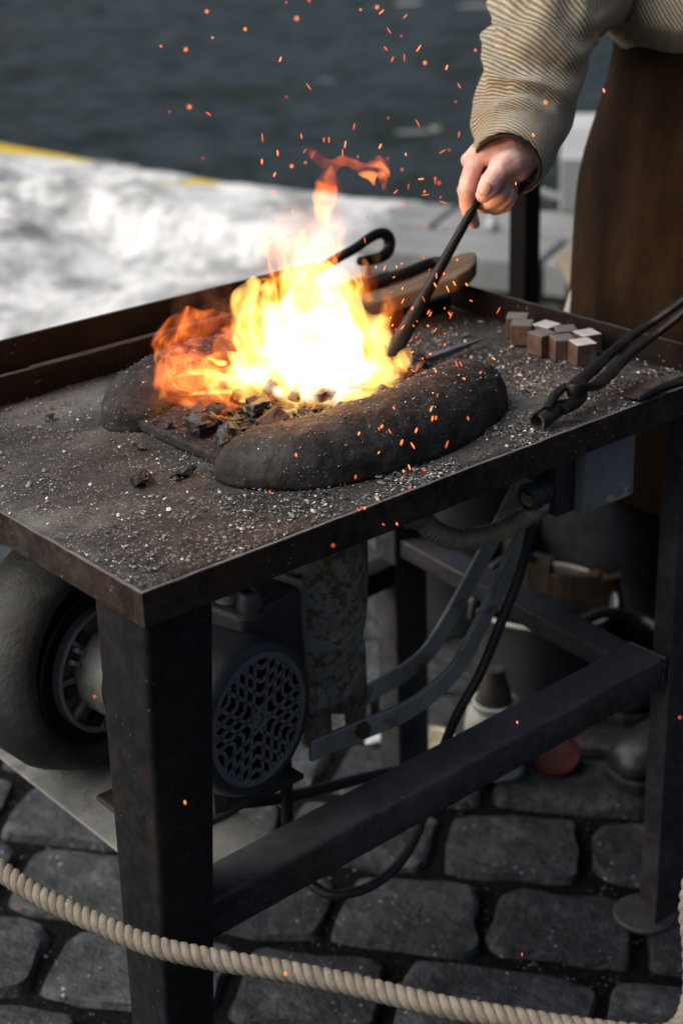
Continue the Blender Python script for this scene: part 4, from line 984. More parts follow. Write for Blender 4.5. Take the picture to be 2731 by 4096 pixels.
for tongue in [
    ([(560, 880, -.03), (500, 878, -.03), (440, 884, -.03), (415, 890, -.03)], [6, 7, 5, 1.5]),
    ([(545, 850, -.03), (480, 836, -.03), (430, 840, -.03), (408, 850, -.03)], [9, 8, 5, 1.5]),
    ([(470, 890, -.03), (425, 870, -.03), (398, 830, -.03), (394, 790, -.02), (408, 760, -.02), (420, 752, -.02)], [2, 4, 5, 5, 4, 1.5]),
    ([(520, 820, -.02), (480, 805, -.03), (455, 812, -.03)], [8, 5, 1.5]),
    ([(366, 840, -.02), (356, 800, -.02), (366, 768, -.02), (395, 746, -.02)], [3, 5, 5, 2]),
    ([(600, 690, .0), (585, 655, .0), (600, 640, .0), (628, 648, .0)], [8, 7, 5, 2]),
    ([(560, 770, 0), (553, 735, 0), (565, 700, 0), (562, 680, 0)], [8, 6, 5, 1.5]),
    ([(690, 610, -.02), (680, 580, -.02), (688, 555, -.02)], [12, 8, 2]),
    ([(860, 770, .02), (872, 740, .02), (880, 715, .02), (876, 690, .02)], [10, 7, 5, 1.5]),
    ([(800, 700, .0), (812, 660, .0), (806, 625, .0)], [9, 6, 1.5]),
]:
    flame('flame_filament', [tongue], f_fil, .0024, .2, 2)
flame('flame_crown', [
    ([(686, 341, 0), (715, 350, 0), (745, 372, 0), (775, 372, 0), (802, 365, .0)], [3, 10, 14, 11, 7]),
    ([(770, 400, 0), (775, 375, 0), (800, 362, .0), (835, 380, .0), (858, 405, .0), (868, 430, .0)], [12, 12, 10, 12, 12, 5]),
    ([(735, 500, 0), (745, 455, 0), (756, 415, 0), (770, 380, 0)], [16, 22, 20, 8]),
    ([(850, 375, .01), (878, 380, .01), (890, 410, .01), (885, 440, .01)], [9, 12, 13, 6]),
], f_tip and flame_mat('flame_wisp', 120., cr, 30, .06, .42, .68, .05, stretch=.8, seed=8), .003)
flame('flame_veil', [
    ([(625, 640, .01), (640, 580, .01), (660, 530, .01), (700, 495, .0)], [44, 52, 48, 24]),
    ([(700, 590, 0), (745, 520, 0), (760, 480, 0)], [55, 60, 36]),
    ([(740, 590, 0), (775, 545, 0), (800, 530, 0)], [40, 34, 16]),
    ([(870, 600, .0), (868, 580, .01), (870, 560, .01)], [10, 12, 6]),
], f_veil, .004)
flame('flame_swirl', [
    ([(560, 800, .0), (490, 760, .0), (420, 745, .0), (378, 758, .0), (352, 795, .0), (362, 845, -.01), (398, 900, -.02), (440, 930, -.03)], [40, 46, 32, 20, 13, 18, 26, 14]),
    ([(520, 860, -.01), (450, 850, -.01), (405, 860, -.01)], [50, 55, 40]),
    ([(540, 905, -.03), (480, 905, -.03), (430, 900, -.02)], [26, 36, 30]),
    ([(440, 800, 0), (400, 790, 0)], [40, 34]),
    ([(600, 900, -.02), (560, 925, -.03), (500, 935, -.03)], [20, 20, 10]),
    ([(540, 790, .01), (480, 760, .01), (440, 748, .01)], [40, 34, 22]),
], f_red, .004)
# added point lamp in the flames, strengthening their light on coals and metal
pl_ = bpy.data.lights.new('fire_fill_lamp', 'POINT'); pl_.energy = 1.2; pl_.color = (1., .36, .10); pl_.shadow_soft_size = .05
po = bpy.data.objects.new('fire_fill_lamp', pl_); COL.objects.link(po); po.parent = fire; po.location = V((.405, .255, .945))-ORG[fire.name]
# drifting smoke beside the fire
smk = bpy.data.materials.new('thin_smoke'); smk.use_nodes = True; nt = NT(smk.node_tree); nt.n.clear()
out = nt.node('ShaderNodeOutputMaterial'); pv = nt.node('ShaderNodeVolumePrincipled'); pv.inputs['Color'].default_value = (.42, .24, .19, 1)
co = nt.coord(); w = nt.noise(co, 14, 3, .6, 1.5); dn = nt.math('MULTIPLY', nt.ramp(w, [(.42, 0.), (.7, 1.)]), 9.); nt.link(dn, pv.inputs['Density']); nt.link(pv.outputs[0], out.inputs['Volume'])
bm = NB()
for pts, rad in (([(500, 760, .03), (470, 700, .04), (450, 670, .04), (430, 655, .04)], [50, 46, 40, 24]), ([(420, 740, .03), (420, 700, .04), (435, 668, .04)], [36, 34, 24]), ([(540, 740, .03), (520, 700, .04)], [40, 36])):
    tube(bm, spline([fp(*p) for p in pts], 6), [r*PX for r in rad], 12, roundcap=True)
me = remeshed(bm, .006, 4)
obj('smoke', me, smk, kind='stuff', label='faint brown smoke drifting up at the left of the flames', cat='smoke')
# sparks
def spark_mesh(name, L, r):
    bm = NB(); ell(bm, (0, 0, 0), (r, r, L), sub=2); me = bpy.data.meshes.new(name); bm.to_mesh(me); bm.free()
    me.polygons.foreach_set('use_smooth', [True]*len(me.polygons)); return me
SM = {}
for i, (l, r) in enumerate(((.0034, .00155), (.0050, .00135), (.0022, .0019), (.0068, .0011), (.0030, .0011))):
    for j, m in enumerate((spkm, spkh)):
        me = spark_mesh('spark', l, r); me.materials.append(m); SM[i, j] = me
rnd = random.Random(77)
def spark(p, ang=None, kind=None, hotp=.4, sc=1.):
    """ang: lean of the streak in the picture, degrees"""
    o = bpy.data.objects.new('spark', SM[kind if kind is not None else rnd.choice((0, 0, 1, 2, 3, 4)), int(rnd.random() < hotp)]); COL.objects.link(o)
    a = R(ang if ang is not None else rnd.uniform(40, 140)); d = (cR*math.cos(a)-cD*math.sin(a)+cF*rnd.uniform(-.4, .4)).normalized()
    o.matrix_world = axis_mat(p, d) @ M.Scale(sc*.6, 4)
    o['label'] = 'tiny glowing orange spark flying from the fire'; o['category'] = 'spark'; o['group'] = 'sparks flying from the fire'
S_far = [(343, 48), (503, 122), (367, 157), (151, 193), (255, 207), (650, 248, 70), (675, 10), (718, 77), (770, 3), (1054, 30), (1072, 50, 50), (1172, 68, 50), (1104, 128, 120), (1155, 151), (1090, 203, 125), (1168, 241, 90), (1118, 248, 65), (1228, 202, 55), (1254, 263), (1345, 282, 70), (768, 362, 125), (675, 405), (188, 467), (270, 447), (350, 476, 150), (1101, 494), (1224, 515, 120), (1397, 359, 120), (958, 529, 75), (1396, 562, 80), (1356, 627), (1327, 634, 30), (1067, 612, 65), (738, 570, 100), (832, 585, 90), (853, 585, 90), (921, 604, 80), (910, 640, 90), (575, 575, 95), (639, 640, 95), (573, 676, 90), (327, 662), (626, 730, 70), (620, 806), (755, 680), (697, 695), (1158, 709), (1238, 749, 10), (1297, 746), (1313, 765), (1132, 802, 45), (1256, 815, 10), (1099, 664), (1332, 847, 160), (1465, 210), (1382, 425), (985, 40)]
for q in S_far:
    x, y = 287+.549*q[0], .549*q[1]; streak = len(q) > 2
    spark(at(x, y, d=(rnd.uniform(1.6, 1.85) if streak else rnd.choice((rnd.uniform(1.2, 1.4), rnd.uniform(2.0, 2.4))))), q[2] if streak else None, rnd.choice((1, 3)) if streak else 2, .45, 1.1 if streak else .95)
for x, y in ((1252, 235), (1386, 208), (1224, 310)): spark(at(x, y, d=1.55 if y != 235 else 1.3), 110, 2 if y == 235 else 0, .4)
S_near = [(325, 152), (720, 162), (595, 118), (574, 43), (518, 38), (487, 63), (473, 152), (503, 185), (430, 254), (372, 383), (407, 362), (432, 440), (528, 408), (547, 408), (638, 447), (562, 475), (440, 552), (411, 615), (417, 658), (434, 652), (185, 695), (222, 718), (327, 783), (343, 713), (484, 777), (171, 815), (276, 768), (581, 658), (240, 610), (65, 927), (285, 900), (311, 882), (377, 893), (313, 975), (106, 1070), (78, 1077), (193, 1145), (254, 1143), (698, 383), (348, 425), (330, 440), (300, 440), (80, 727), (430, 45)]
for x, y in S_near:
    X_, Y_ = 784+.5*x, 632+.5*y; spark(at(X_, Y_, d=rnd.uniform(1.42, 1.52) if y > 500 else rnd.uniform(1.55, 1.68)), rnd.choice((60, 70, 110, 120, 150, 80)), None, .5, .95)
for i in range(30):      # a flurry right of the flames
    x, y = rnd.gauss(930, 60), rnd.gauss(745, 75)
    spark(at(x, y, d=rnd.uniform(1.62, 1.76)), rnd.choice((30, 45, 60, 70, 120)), rnd.choice((3, 4, 4, 0)), .5, .8)
for i in range(26):      # and above them
    x, y = rnd.gauss(860, 130), rnd.uniform(330, 640); spark(at(x, y, d=rnd.uniform(1.6, 1.85)), rnd.choice((80, 90, 100, 60)), rnd.choice((3, 4, 0)), .4, .8)
for x, y, d_ in ((425, 1843, 1.38), (655, 2236, 1.36), (1198, 2192, 1.7), (765, 1253, 1.25), (1187, 1659, 1.75), (1560, 1648, 1.3), (218, 1600, 1.3), (540, 915, 1.5), (870, 985, 1.5), (1000, 960, 1.5), (620, 1130, 1.45), (680, 1045, 1.45)):
    spark(at(x, y, d=d_), 100, 2 if d_ < 1.32 else 0, .3, .85)

p = at(315, 1985, Z=.003); bm = NB(); rock(bm, p+V((0, 0, .003)), (.014, .008, .0025), 44, .6); obj('dry_leaf', bm, conduitm, label='small crumpled brown leaf in a cobble joint above the rope', cat='leaf', smooth=False)

# ------------------------------------------------------------------ steel blocks
blocks = [  # top centre (survey), turn, top face, label
    (1188, 723, -12, scale_top, 'rust brown steel block with a dull top, furthest back and left of the blocks'),
    (1199, 739, -14, scale_top, 'pinkish brown steel block leaning in front of the back left block'),
    (1255, 743, 42, cut_top, 'steel block with a bright white diamond top at the back, against the rim'),
    (1245, 762, 33, scale_top, 'brown steel block turned cornerwise with an ochre edge, third from the left in front'),
    (1298, 752, 4, scale_top, 'grey topped steel block half hidden in the middle of the back row'),
    (1291, 773, 9, scale_top, 'grey topped brown steel block in front, between the cornerwise and white topped ones'),
    (1347, 762, 22, cut_top, 'white topped steel block at the right end of the back row'),
    (1337, 783, 17, cut_top, 'white topped rusty steel block nearest the tongs')]
for x, y, a, top, lab in blocks:
    p = at(x, y, Z=T+.0262); bm = NB(); s = .0262
    box(bm, (p.x, p.y, T+s/2-.0004), (s, s, s), M.Rotation(YAW+R(a), 3, 'Z'))
    bm.normal_update()
    for f in bm.faces: f.material_index = 1 if f.normal.z > .9 else 0
    obj('steel_block', bm, [brn, top], label=lab, cat='steel block', group='steel cubes on the forge table', smooth=False, bevel=.0011)

# ------------------------------------------------------------------ tools on the table
# pointed bar lying in the fire
a, b_ = at(1113, 777, Z=T+.006), at(930, 846, Z=T+.014); c_ = b_+(b_-a)*.7; c_.z = T+.03
bm = NB(); pr = [(-.0065, -.0075), (.0065, -.0075), (.0065, .0075), (-.0065, .0075)]
tube(bm, spline([a, a.lerp(b_, .35), a.lerp(b_, .8), b_, b_.lerp(c_, .5), c_], 6), [.12, .55, .85, 1.05, 1.1, 1.1], prof=pr)
obj('pointed_bar', bm, bluesteel, label='blue grey square steel bar forged to a point, its root in the flames', cat='steel bar', bevel=.0008, smooth=False)
bm = NB(); p = at(1068, 771, Z=T); rock(bm, p+V((0, 0, .0015)), (.0075, .003, .0016), 4); obj('steel_chip', bm, bluesteel, label='tiny bluish scale chip above the point of the steel bar', cat='chip', smooth=False)
# tongs by the front edge
tg = thing('tongs', 'black bolt tongs with hollow jaws lying towards the front edge, handles leaving at right', 'tongs', (.60, .04, T))
za = T+.022
def arm(pts, wd, hts, name='arm'):
    bm = NB(); tube(bm, spline(pts, 7), (hts, wd), 10, roundcap=False); return obj(name, bm, tool, tg, angle=50)
# rein A (far, left in the picture) runs into the near jaw; rein B into the far jaw
A = [c6(1800, -180, Z=T+.115), c6(1568, 38, Z=T+.088), c6(1350, 195, Z=T+.062), c6(1150, 335, Z=T+.047), c6(960, 490, Z=T+.035), c6(830, 610, Z=T+.029), c6(735, 690, Z=T+.027), c6(690, 745, Z=T+.024), c6(735, 800, Z=T+.020), c6(720, 845, Z=T+.017), c6(660, 885, Z=T+.016), c6(590, 930, Z=T+.015)]
arm(A, [.0056, .0058, .0060, .0068, .0080, .0096, .0105, .0105, .0095, .0082, .0085, .0085], [.0042, .0042, .0045, .0048, .005, .0052, .0052, .005, .0055, .007, .007, .005])
B = [c6(1830, -80, Z=T+.105), c6(1568, 140, Z=T+.080), c6(1380, 290, Z=T+.056), c6(1200, 425, Z=T+.042), c6(1060, 550, Z=T+.032), c6(950, 660, Z=T+.026), c6(850, 735, Z=T+.024), c6(720, 735, Z=T+.030), c6(620, 740, Z=T+.029), c6(545, 800, Z=T+.026), c6(500, 870, Z=T+.024), c6(470, 915, Z=T+.022)]
arm(B, [.0056, .0058, .0060, .0068, .0082, .0098, .0105, .0115, .0100, .0075, .0062, .0052], [.0042, .0042, .0045, .0048, .005, .0052, .005, .0045, .0045, .0045, .004, .003])
def shell(axis_pts, r, a0, a1, th, name, mat, par):
    """curved plate: part of a tube between two angles"""
    sp = spline(axis_pts, 6); fr = frames(sp); n = 10; bm = NB(); rows = []
    for i, p in enumerate(sp):
        rr = lerpl(r, i/(len(sp)-1)); row = []
        for rad in (rr, rr-th):
            rng = range(n+1) if rad == rr else range(n, -1, -1)
            for j in rng:
                q = a0+(a1-a0)*j/n; row.append(bm.verts.new(p+fr[i][1]*math.cos(q)*rad+fr[i][2]*math.sin(q)*rad))
        rows.append(row)
    m = len(rows[0])
    for x, y in zip(rows, rows[1:]):
        for j in range(m): bm.faces.new((x[j], x[(j+1) % m], y[(j+1) % m], y[j]))
    bm.faces.new(rows[0][::-1]); bm.faces.new(rows[-1]); return obj(name, bm, mat, par, angle=60)
ax = [c6(392, 1020, Z=T+.0100), c6(470, 975, Z=T+.0110), c6(560, 920, Z=T+.0125), c6(650, 880, Z=T+.015)]
t0 = (ax[1]-ax[0]).normalized()
shell(ax, [.0098, .0104, .0100, .0075], R(-35), R(-185), .0022, 'jaw', jawm, tg)
shell(ax[:3], [.0098, .0104, .0085], R(12), R(150), .0022, 'jaw', jawm, tg)
p = c6(710, 722, Z=T+.0335); bm = NB(); lathe(bm, [(.0098, -.012), (.0098, .001), (.0085, .0028), (.004, .0036), (0, .0038)], M.Translation(p), 24); obj('rivet', bm, tool, tg, angle=40)
# flat bit tongs further right
t2 = thing('flat_tongs', 'flat bladed tongs at the right edge of the table, cut by the picture edge', 'tongs', (.69, .03, T))
bm = NB(); tube(bm, spline([c6(1092, 812, Z=T+.004), c6(1120, 806, Z=T+.004), c6(1180, 790, Z=T+.005), c6(1270, 745, Z=T+.006), c6(1400, 690, Z=T+.008), c6(1568, 645, Z=T+.012), c6(1800, 590, Z=T+.02)], 7), ([.002, .0024, .0028, .003, .0036, .0042, .0042], [.003, .011, .0155, .0145, .0085, .005, .0045]), 14)
obj('arm', bm, jawm, t2, angle=60)
bm = NB(); tube(bm, spline([c6(1215, 842, Z=T+.004), c6(1260, 818, Z=T+.005), c6(1380, 755, Z=T+.008), c6(1568, 700, Z=T+.012), c6(1800, 640, Z=T+.02)], 7), [.0025, .0036, .0042, .0044, .0044], 12, roundcap=True)
obj('arm', bm, tool, t2)
# board, iron rod and looped poker resting on the back rim
bd = [at(1096, 588, Z=T+.072), at(1085, 606, Z=T+.070), at(1040, 628, Z=T+.062), at(960, 655, Z=T+.050), at(880, 686, Z=T+.044), at(815, 706, Z=T+.042)]
bm = NB(); top = [(1095, 586), (1092, 578), (1078, 577), (1050, 584), (1010, 600), (960, 622), (900, 646), (830, 664), (760, 690), (765, 712), (830, 700), (890, 684), (950, 664), (1000, 648), (1050, 632), (1080, 614), (1094, 598)]
Zt = lambda x: T+.040+.034*max(0, (x-800)/296)**1.3
a = [at(x, y, Z=Zt(x)) for x, y in top]; lo = [bm.verts.new(p-V((0, 0, .022))) for p in a]; hi = [bm.verts.new(p) for p in a]; n = len(a)
bm.faces.new(hi); bm.faces.new(lo[::-1])
for j in range(n): bm.faces.new((lo[j], lo[(j+1) % n], hi[(j+1) % n], hi[j]))
obj('wooden_board', bm, wood, label='scorched wooden board with a rounded end resting on the back rim', cat='board', bevel=.004, seg=3, angle=0)
bm = NB(); bx(bm, .54, .765, .405, .47, T, T+.020)
obj('iron_packing', bm, tool, label='dark flat iron packing bar under the wooden board', cat='iron bar', smooth=False, bevel=.002)
bm = NB(); tube(bm, spline([at(1012, 599, Z=T+.069), at(985, 605, Z=T+.066), at(930, 627, Z=T+.060), at(880, 645, Z=T+.054), at(820, 666, Z=T+.049), at(740, 694, Z=T+.047)], 6), [.0062, .0068, .007, .0065, .006, .006], 12, roundcap=True)
obj('iron_rod', bm, tool, label='straight dark iron rod lying on the scorched wooden board', cat='rod')
lp = [at(700, 640, Y=.47), at(770, 596, Y=.485), at(815, 571, Y=.495), at(845, 549, Y=.50), at(868, 537, Y=.503), at(885, 538, Y=.506), at(894, 552, Y=.507), at(892, 574, Y=.505), at(878, 589, Y=.50), at(855, 596, Y=.497), at(828, 600, Y=.495)]
bm = NB(); tube(bm, spline(lp, 7), [.006, .0062, .0064, .0066, .0072, .008, .0082, .008, .0078, .0074, .006], 12, roundcap=True)
obj('looped_poker', bm, tool, label='dark iron poker with a bent loop handle sticking up behind the flames', cat='poker')
# ------------------------------------------------------------------ the smith
D0 = 1.875; HPX = K/FOC*D0
ps = thing('person', 'smith in a ribbed wool sweater and brown leather apron holding a poker in the fire', 'person', (1.12, .24, 0))
def hp(x, y, dd=0.): return at(x, y, d=D0+dd)
# right hand: palm, thumb and four fingers closed on the rod
bm = NB()
def seg(pts, rad, flat=None):
    P = spline([hp(*p) for p in pts], 5); L = len(P); r = [lerpl(rad, i/(L-1))*HPX for i in range(L)]
    tube(bm, P, r, 14, roundcap=True)
seg([(1215, 318, .035), (1190, 338, .022), (1165, 352, .012)], [44, 44, 42])                       # wrist
seg([(1178, 340, .012), (1130, 350, .008), (1092, 362, .004)], [40, 31, 22])                       # index metacarpal
seg([(1165, 335, .022), (1115, 345, .022), (1078, 368, .022)], [40, 30, 20])                       # middle metacarpal
seg([(1180, 350, .035), (1135, 370, .040), (1095, 395, .040)], [38, 28, 19])                       # ring metacarpal
seg([(1190, 370, .040), (1150, 395, .050), (1115, 420, .052)], [34, 26, 17])                       # little metacarpal
seg([(1094, 363, .004), (1082, 398, .001), (1071, 436, .000)], [21.5, 21, 19.5])                   # index finger
seg([(1071, 436, .000), (1073, 468, .006), (1078, 488, .012)], [20, 18.5, 16.5])
seg([(1078, 488, .012), (1085, 505, .017), (1091, 515, .020)], [16.5, 14.5, 11.5])
seg([(1200, 366, .014), (1172, 372, -.004), (1150, 386, -.012)], [36, 34, 29])                     # thumb
seg([(1150, 386, -.012), (1138, 404, -.016), (1128, 419, -.018)], [28, 25, 25])
seg([(1128, 419, -.018), (1117, 437, -.019), (1110, 447, -.018)], [25, 23.5, 19])
seg([(1196, 378, .012), (1182, 392, .008), (1165, 404, .006)], [33, 30, 24])                       # thenar
seg([(1086, 385, .026), (1072, 425, .032), (1080, 455, .034)], [19, 18, 17])                       # middle finger, behind the index
seg([(1080, 455, .034), (1110, 466, .020), (1128, 462, .006)], [17, 18, 18])
seg([(1128, 462, .006), (1148, 447, -.002), (1160, 428, .002)], [18.5, 18, 14])
seg([(1098, 405, .044), (1090, 450, .050), (1108, 474, .044)], [17, 16, 16])                       # ring finger
seg([(1108, 474, .044), (1136, 474, .028), (1152, 466, .014)], [16, 17, 17])
seg([(1152, 466, .014), (1166, 448, .006), (1172, 428, .008)], [16.5, 15.5, 12])
seg([(1118, 425, .056), (1118, 462, .058), (1134, 482, .048)], [15, 14, 13])                       # little finger
seg([(1134, 482, .048), (1156, 476, .032), (1168, 464, .020)], [13, 14, 13.5])
seg([(1168, 464, .020), (1177, 446, .016), (1180, 430, .018)], [13, 12, 10])
seg([(1150, 372, .025), (1140, 410, .030), (1150, 440, .034)], [34, 30, 22])                       # palm filling
hand = remeshed(bm, .0014, 4, .4)
creases = [((1071, 440, 0), (1080, 400, 0), 3, .0024), ((1079, 488, .012), (1073, 462, .006), 2, .0020), ((1129, 418, -.018), (1142, 398, -.015), 4, .0024), ((1112, 472, .03), (1128, 462, .006), 2, .002)]
for c_, a_, n_, w_ in creases:      # skin folds over the knuckles
    c_, a_ = hp(*c_), hp(*a_); ax_ = (a_-c_).normalized()
    for v in hand.vertices:
        d_ = v.co-c_; t_ = d_.dot(ax_); r_ = d_-ax_*t_
        if abs(t_) < n_*w_ and r_.length < .019:
            fall = 1-abs(t_)/(n_*w_); v.co += r_.normalized()*(.0008*fall*math.cos(t_/w_*2*math.pi)+.0006*fall)
for v in hand.vertices:
    v.co += V((NZ.noise(v.co*70), NZ.noise(v.co*70+V((5, 0, 0))), NZ.noise(v.co*70+V((0, 5, 0)))))*.0009
# body under the clothes: one continuous surface (head, trunk, arms, legs)
bm = NB(); C0 = V((1.10, .215, 0)); fwd = V((-1, -.12, 0)).normalized(); sd = V((.12, -1, 0)).normalized()*-1   # sd: the smith's right
def bp(f, s, z): return C0+fwd*f+sd*s+V((0, 0, z))
tube(bm, [bp(-.01, .0, z) for z in (.80, .90, 1.0, 1.12, 1.25, 1.38, 1.47, 1.51)], ([.11, .125, .115, .105, .115, .125, .09, .06], [.165, .175, .155, .145, .165, .185, .13, .065]), 24, ref=fwd)
tube(bm, [bp(.0, 0, z) for z in (1.46, 1.52, 1.58, 1.62)], [.062, .056, .056, .058], 16)
HB = bp(.05, 0, 1.68)
ell(bm, HB, (.096, .076, .115), M.Rotation(R(-22), 3, 'Y')); ell(bm, HB+fwd*.04+V((0, 0, -.055)), (.058, .054, .062)); ell(bm, HB+fwd*.103+V((0, 0, -.03)), (.020, .013, .024), sub=2)
ell(bm, HB+fwd*.088+V((0, 0, -.075)), (.016, .026, .010), sub=2)
for s_ in (-1, 1): ell(bm, HB+sd*.078*s_+V((0, 0, -.02)), (.018, .009, .030), sub=2)
hipR, hipL = bp(0, .09, .86), bp(0, -.09, .86)
ankR, ankL = V((1.31, .43, .085)), V((1.185, .262, .085))
kneeR, kneeL = hipR.lerp(ankR, .5)+fwd*.03, hipL.lerp(ankL, .5)+fwd*.03
for h_, k_, a_ in ((hipR, kneeR, ankR), (hipL, kneeL, ankL)):
    tube(bm, spline([h_+V((0, 0, .04)), h_.lerp(k_, .5), k_, k_.lerp(a_, .35), a_], 6), [.088, .076, .056, .054, .036], 16, roundcap=True)
shR, shL = bp(-.01, .175, 1.44), bp(-.01, -.175, 1.44)
EL = at(1300, 10, X=.83); WR = at(1180, 345, X=.695)
E2 = at(1345, -70, X=.925)
tube(bm, spline([shR, shR.lerp(E2, .5), E2, at(1292, -20, X=.845), at(1253, 50, X=.802), at(1217, 195, X=.758), WR], 6), [.056, .050, .045, .043, .041, .036, .029], 14, roundcap=True)
eL = bp(-.06, -.26, 1.15); wL = bp(.16, -.24, .98)
tube(bm, spline([shL, shL.lerp(eL, .5), eL, eL.lerp(wL, .5), wL], 6), [.058, .048, .042, .038, .028], 14, roundcap=True)
hd = (wL-eL).normalized()
tube(bm, [wL, wL+hd*.05, wL+hd*.09], ([.016, .017, .014], [.03, .042, .040]), 14, roundcap=False)
for k in range(4):
    o0 = wL+hd*.085+V((0, 0, 1))*(.027-.018*k); f1 = o0+hd*.035; tube(bm, spline([o0, f1, f1+hd*.018+sd*.018, f1+sd*.036-hd*.004], 4), [.0095, .009, .008, .0065], 8, roundcap=True)
tube(bm, spline([wL+hd*.03+V((0, 0, .03)), wL+hd*.06+V((0, 0, .052))+sd*.015, wL+hd*.085+V((0, 0, .045))+sd*.03], 4), [.013, .011, .008], 8, roundcap=True)
bme = remeshed(bm, .0085, 4)
bm = NB(); bm.from_mesh(bme); bm.from_mesh(hand)
obj('body', bm, skin, ps, angle=0)
# thumb nail and index nail
bm = NB(); nc = hp(1113, 434, -.0355); ndir = (hp(1108, 444, -.033)-hp(1119, 423, -.037)).normalized(); nn = (CAM-nc).normalized()
u_ = ndir.cross(nn).normalized(); nrows = []
for i in range(7):
    a = -1+2*i/6; row = []
    for j in range(7):
        b = -1+2*j/6; sq = math.sqrt(max(0, 1-.35*a*a)); row.append(bm.verts.new(nc+ndir*a*.0082+u_*b*.0068*sq-nn*(.0030*b*b+.0009*a*a)))
    nrows.append(row)
for p, q in zip(nrows, nrows[1:]):
    for j in range(6): bm.faces.new((p[j], p[j+1], q[j+1], q[j]))
obj('thumbnail', bm, nailm, ps, angle=0, mods=(('SOLIDIFY', dict(thickness=.0012)),))
# head details
bm = NB(); ell(bm, HB+V((.012, 0, .022))-fwd*.012, (.104, .084, .112))
bmesh.ops.delete(bm, geom=[v for v in bm.verts if (v.co-HB).dot(fwd) > .045 and v.co.z < HB.z+.055 or v.co.z < HB.z-.05], context='VERTS')
displace(bm, .006, 30); obj('hair', bm, hairm, ps, mods=(('SOLIDIFY', dict(thickness=.012)),))
for s_ in (-1, 1):
    bm = NB(); ell(bm, HB+fwd*.082+sd*.031*s_+V((0, 0, -.004)), (.011, .012, .009), sub=2); e = obj('eye', bm, eyem, ps)
    bm = NB(); ell(bm, HB+fwd*.0915+sd*.030*s_+V((0, 0, -.007)), (.0035, .005, .005), sub=2); obj('iris', bm, hairm, e)

def wool_tube(name, pts, rads, fold, foldn, seed, n=64, per=14, mat=wool, ms=1., foldside=None, end_in=True, ref=V((0, 0, 1)), twill=.35, parent=ps):
    """knitted tube with folds and a metric weave layout"""
    sp = spline(pts, per); fr = frames(sp, ref); L = len(sp); bm = NB(); uvl = bm.loops.layers.uv.new('weave'); rows = []; S = 0; uvs = {}
    plist = list(range(L))
    for i in plist:
        if i: S += (sp[i]-sp[i-1]).length
        t, u, v = fr[i]; s = i/(L-1); r = lerpl(rads[0], s), lerpl(rads[1], s); row = []; q00 = math.atan2(cF.dot(v), cF.dot(u))
        for j in range(n):
            q = 2*math.pi*j/n+q00; d = u*math.cos(q)+v*math.sin(q); side = .5+.5*(d.dot(foldside) if foldside else 1)
            ph = S*foldn+.55*math.sin(q*1+seed)+.9*NZ.noise(V((S*9, math.cos(q)*1.2, math.sin(q)*1.2+seed)))
            f = fold(s)*(.25+.75*side)*(math.sin(ph*2*math.pi)*.7+.5*NZ.fractal(V((S*14, math.cos(q)*1.6+seed, math.sin(q)*1.6)), .6, 2, 3))
            p = sp[i]+u*math.cos(q)*(r[0]+f)+v*math.sin(q)*(r[1]+f); vt = bm.verts.new(p); row.append(vt); uvs[vt] = ((q-q00)*(r[0]+r[1])/2, S)
        rows.append(row)
    if end_in:        # turn the hem inwards so the tube has thickness
        for k, (sc, back) in enumerate(((.95, -.003), (.90, .002), (.86, .014), (.84, .04))):
            t, u, v = fr[0]; row = [bm.verts.new(sp[0]+(x.co-sp[0])*sc+t*back) for x in rows[0 if k == 0 else 0]] if k == 0 else [bm.verts.new(sp[0]+(x.co-sp[0])*sc+t*back) for x in base0]
            if k == 0: base0 = list(rows[0])
            for a, b in zip(row, base0): uvs[a] = (uvs[b][0], uvs[b][1]-.006-.008*k)
            rows.insert(0, row)
    circ = max(uvs[x][0] for x in rows[-1])*n/(n-1)
    for a, b in zip(rows, rows[1:]):
        for j in range(n):
            j2 = (j+1) % n; f = bm.faces.new((a[j], a[j2], b[j2], b[j]))
            for lp_ in f.loops:
                x, y = uvs[lp_.vert]
                if j2 == 0 and x < 1e-6: x = circ
                lp_[uvl].uv = (x, y*ms+x*twill)
    return obj(name, bm, mat, parent, angle=0)
cam_left = -cR
CUF = at(1166, 376, X=.672)
slv = [CUF, at(1184, 328, X=.708), at(1202, 262, X=.738), at(1217, 195, X=.758), at(1233, 122, X=.778), at(1253, 50, X=.802), at(1292, -20, X=.845), E2, E2.lerp(shR, .5), shR, shR-sd*.06+V((0, 0, .01))]
rs = [.0435, .052, .059, .062, .064, .067, .070, .074, .076, .078, .082]
wool_tube('sleeve', slv, (rs, [r*.96 for r in rs]), lambda s: .0012+.0085*min(1, max(0, (s-.05)/.12)), 16, 1.2, n=84, per=18, foldside=cam_left, twill=.42)
wool_tube('sleeve', [wL, eL.lerp(wL, .5), eL, shL.lerp(eL, .5), shL, shL+sd*.06], ([.04, .055, .06, .07, .082, .075], [.04, .055, .06, .07, .082, .075]), lambda s: .004, 28, 4., per=10)
# black undershirt cuff
bm = NB(); d_ = (slv[1]-slv[0]).normalized()
tube(bm, [CUF-d_*.0050, CUF+d_*.03, slv[1]+d_*.02], [.0392, .041, .042], 40, cap=False)
obj('black_cuff', bm, blackcloth, ps, mods=(('SOLIDIFY', dict(thickness=.003)),))
# sweater trunk, bloused over the apron waist
zz = [1.128, 1.118, 1.135, 1.17, 1.24, 1.32, 1.40, 1.46, 1.50, 1.53]
wool_tube('sweater', [bp(.0, 0, z) for z in (1.119, 1.155, 1.22, 1.30, 1.38, 1.44, 1.485, 1.515, 1.53)], ([.128, .158, .165, .165, .158, .135, .105, .082, .074], [.172, .200, .206, .212, .228, .238, .19, .105, .080]), lambda s: .004, 14, 2.6, n=90, per=10, ref=fwd, twill=.95, ms=.38)
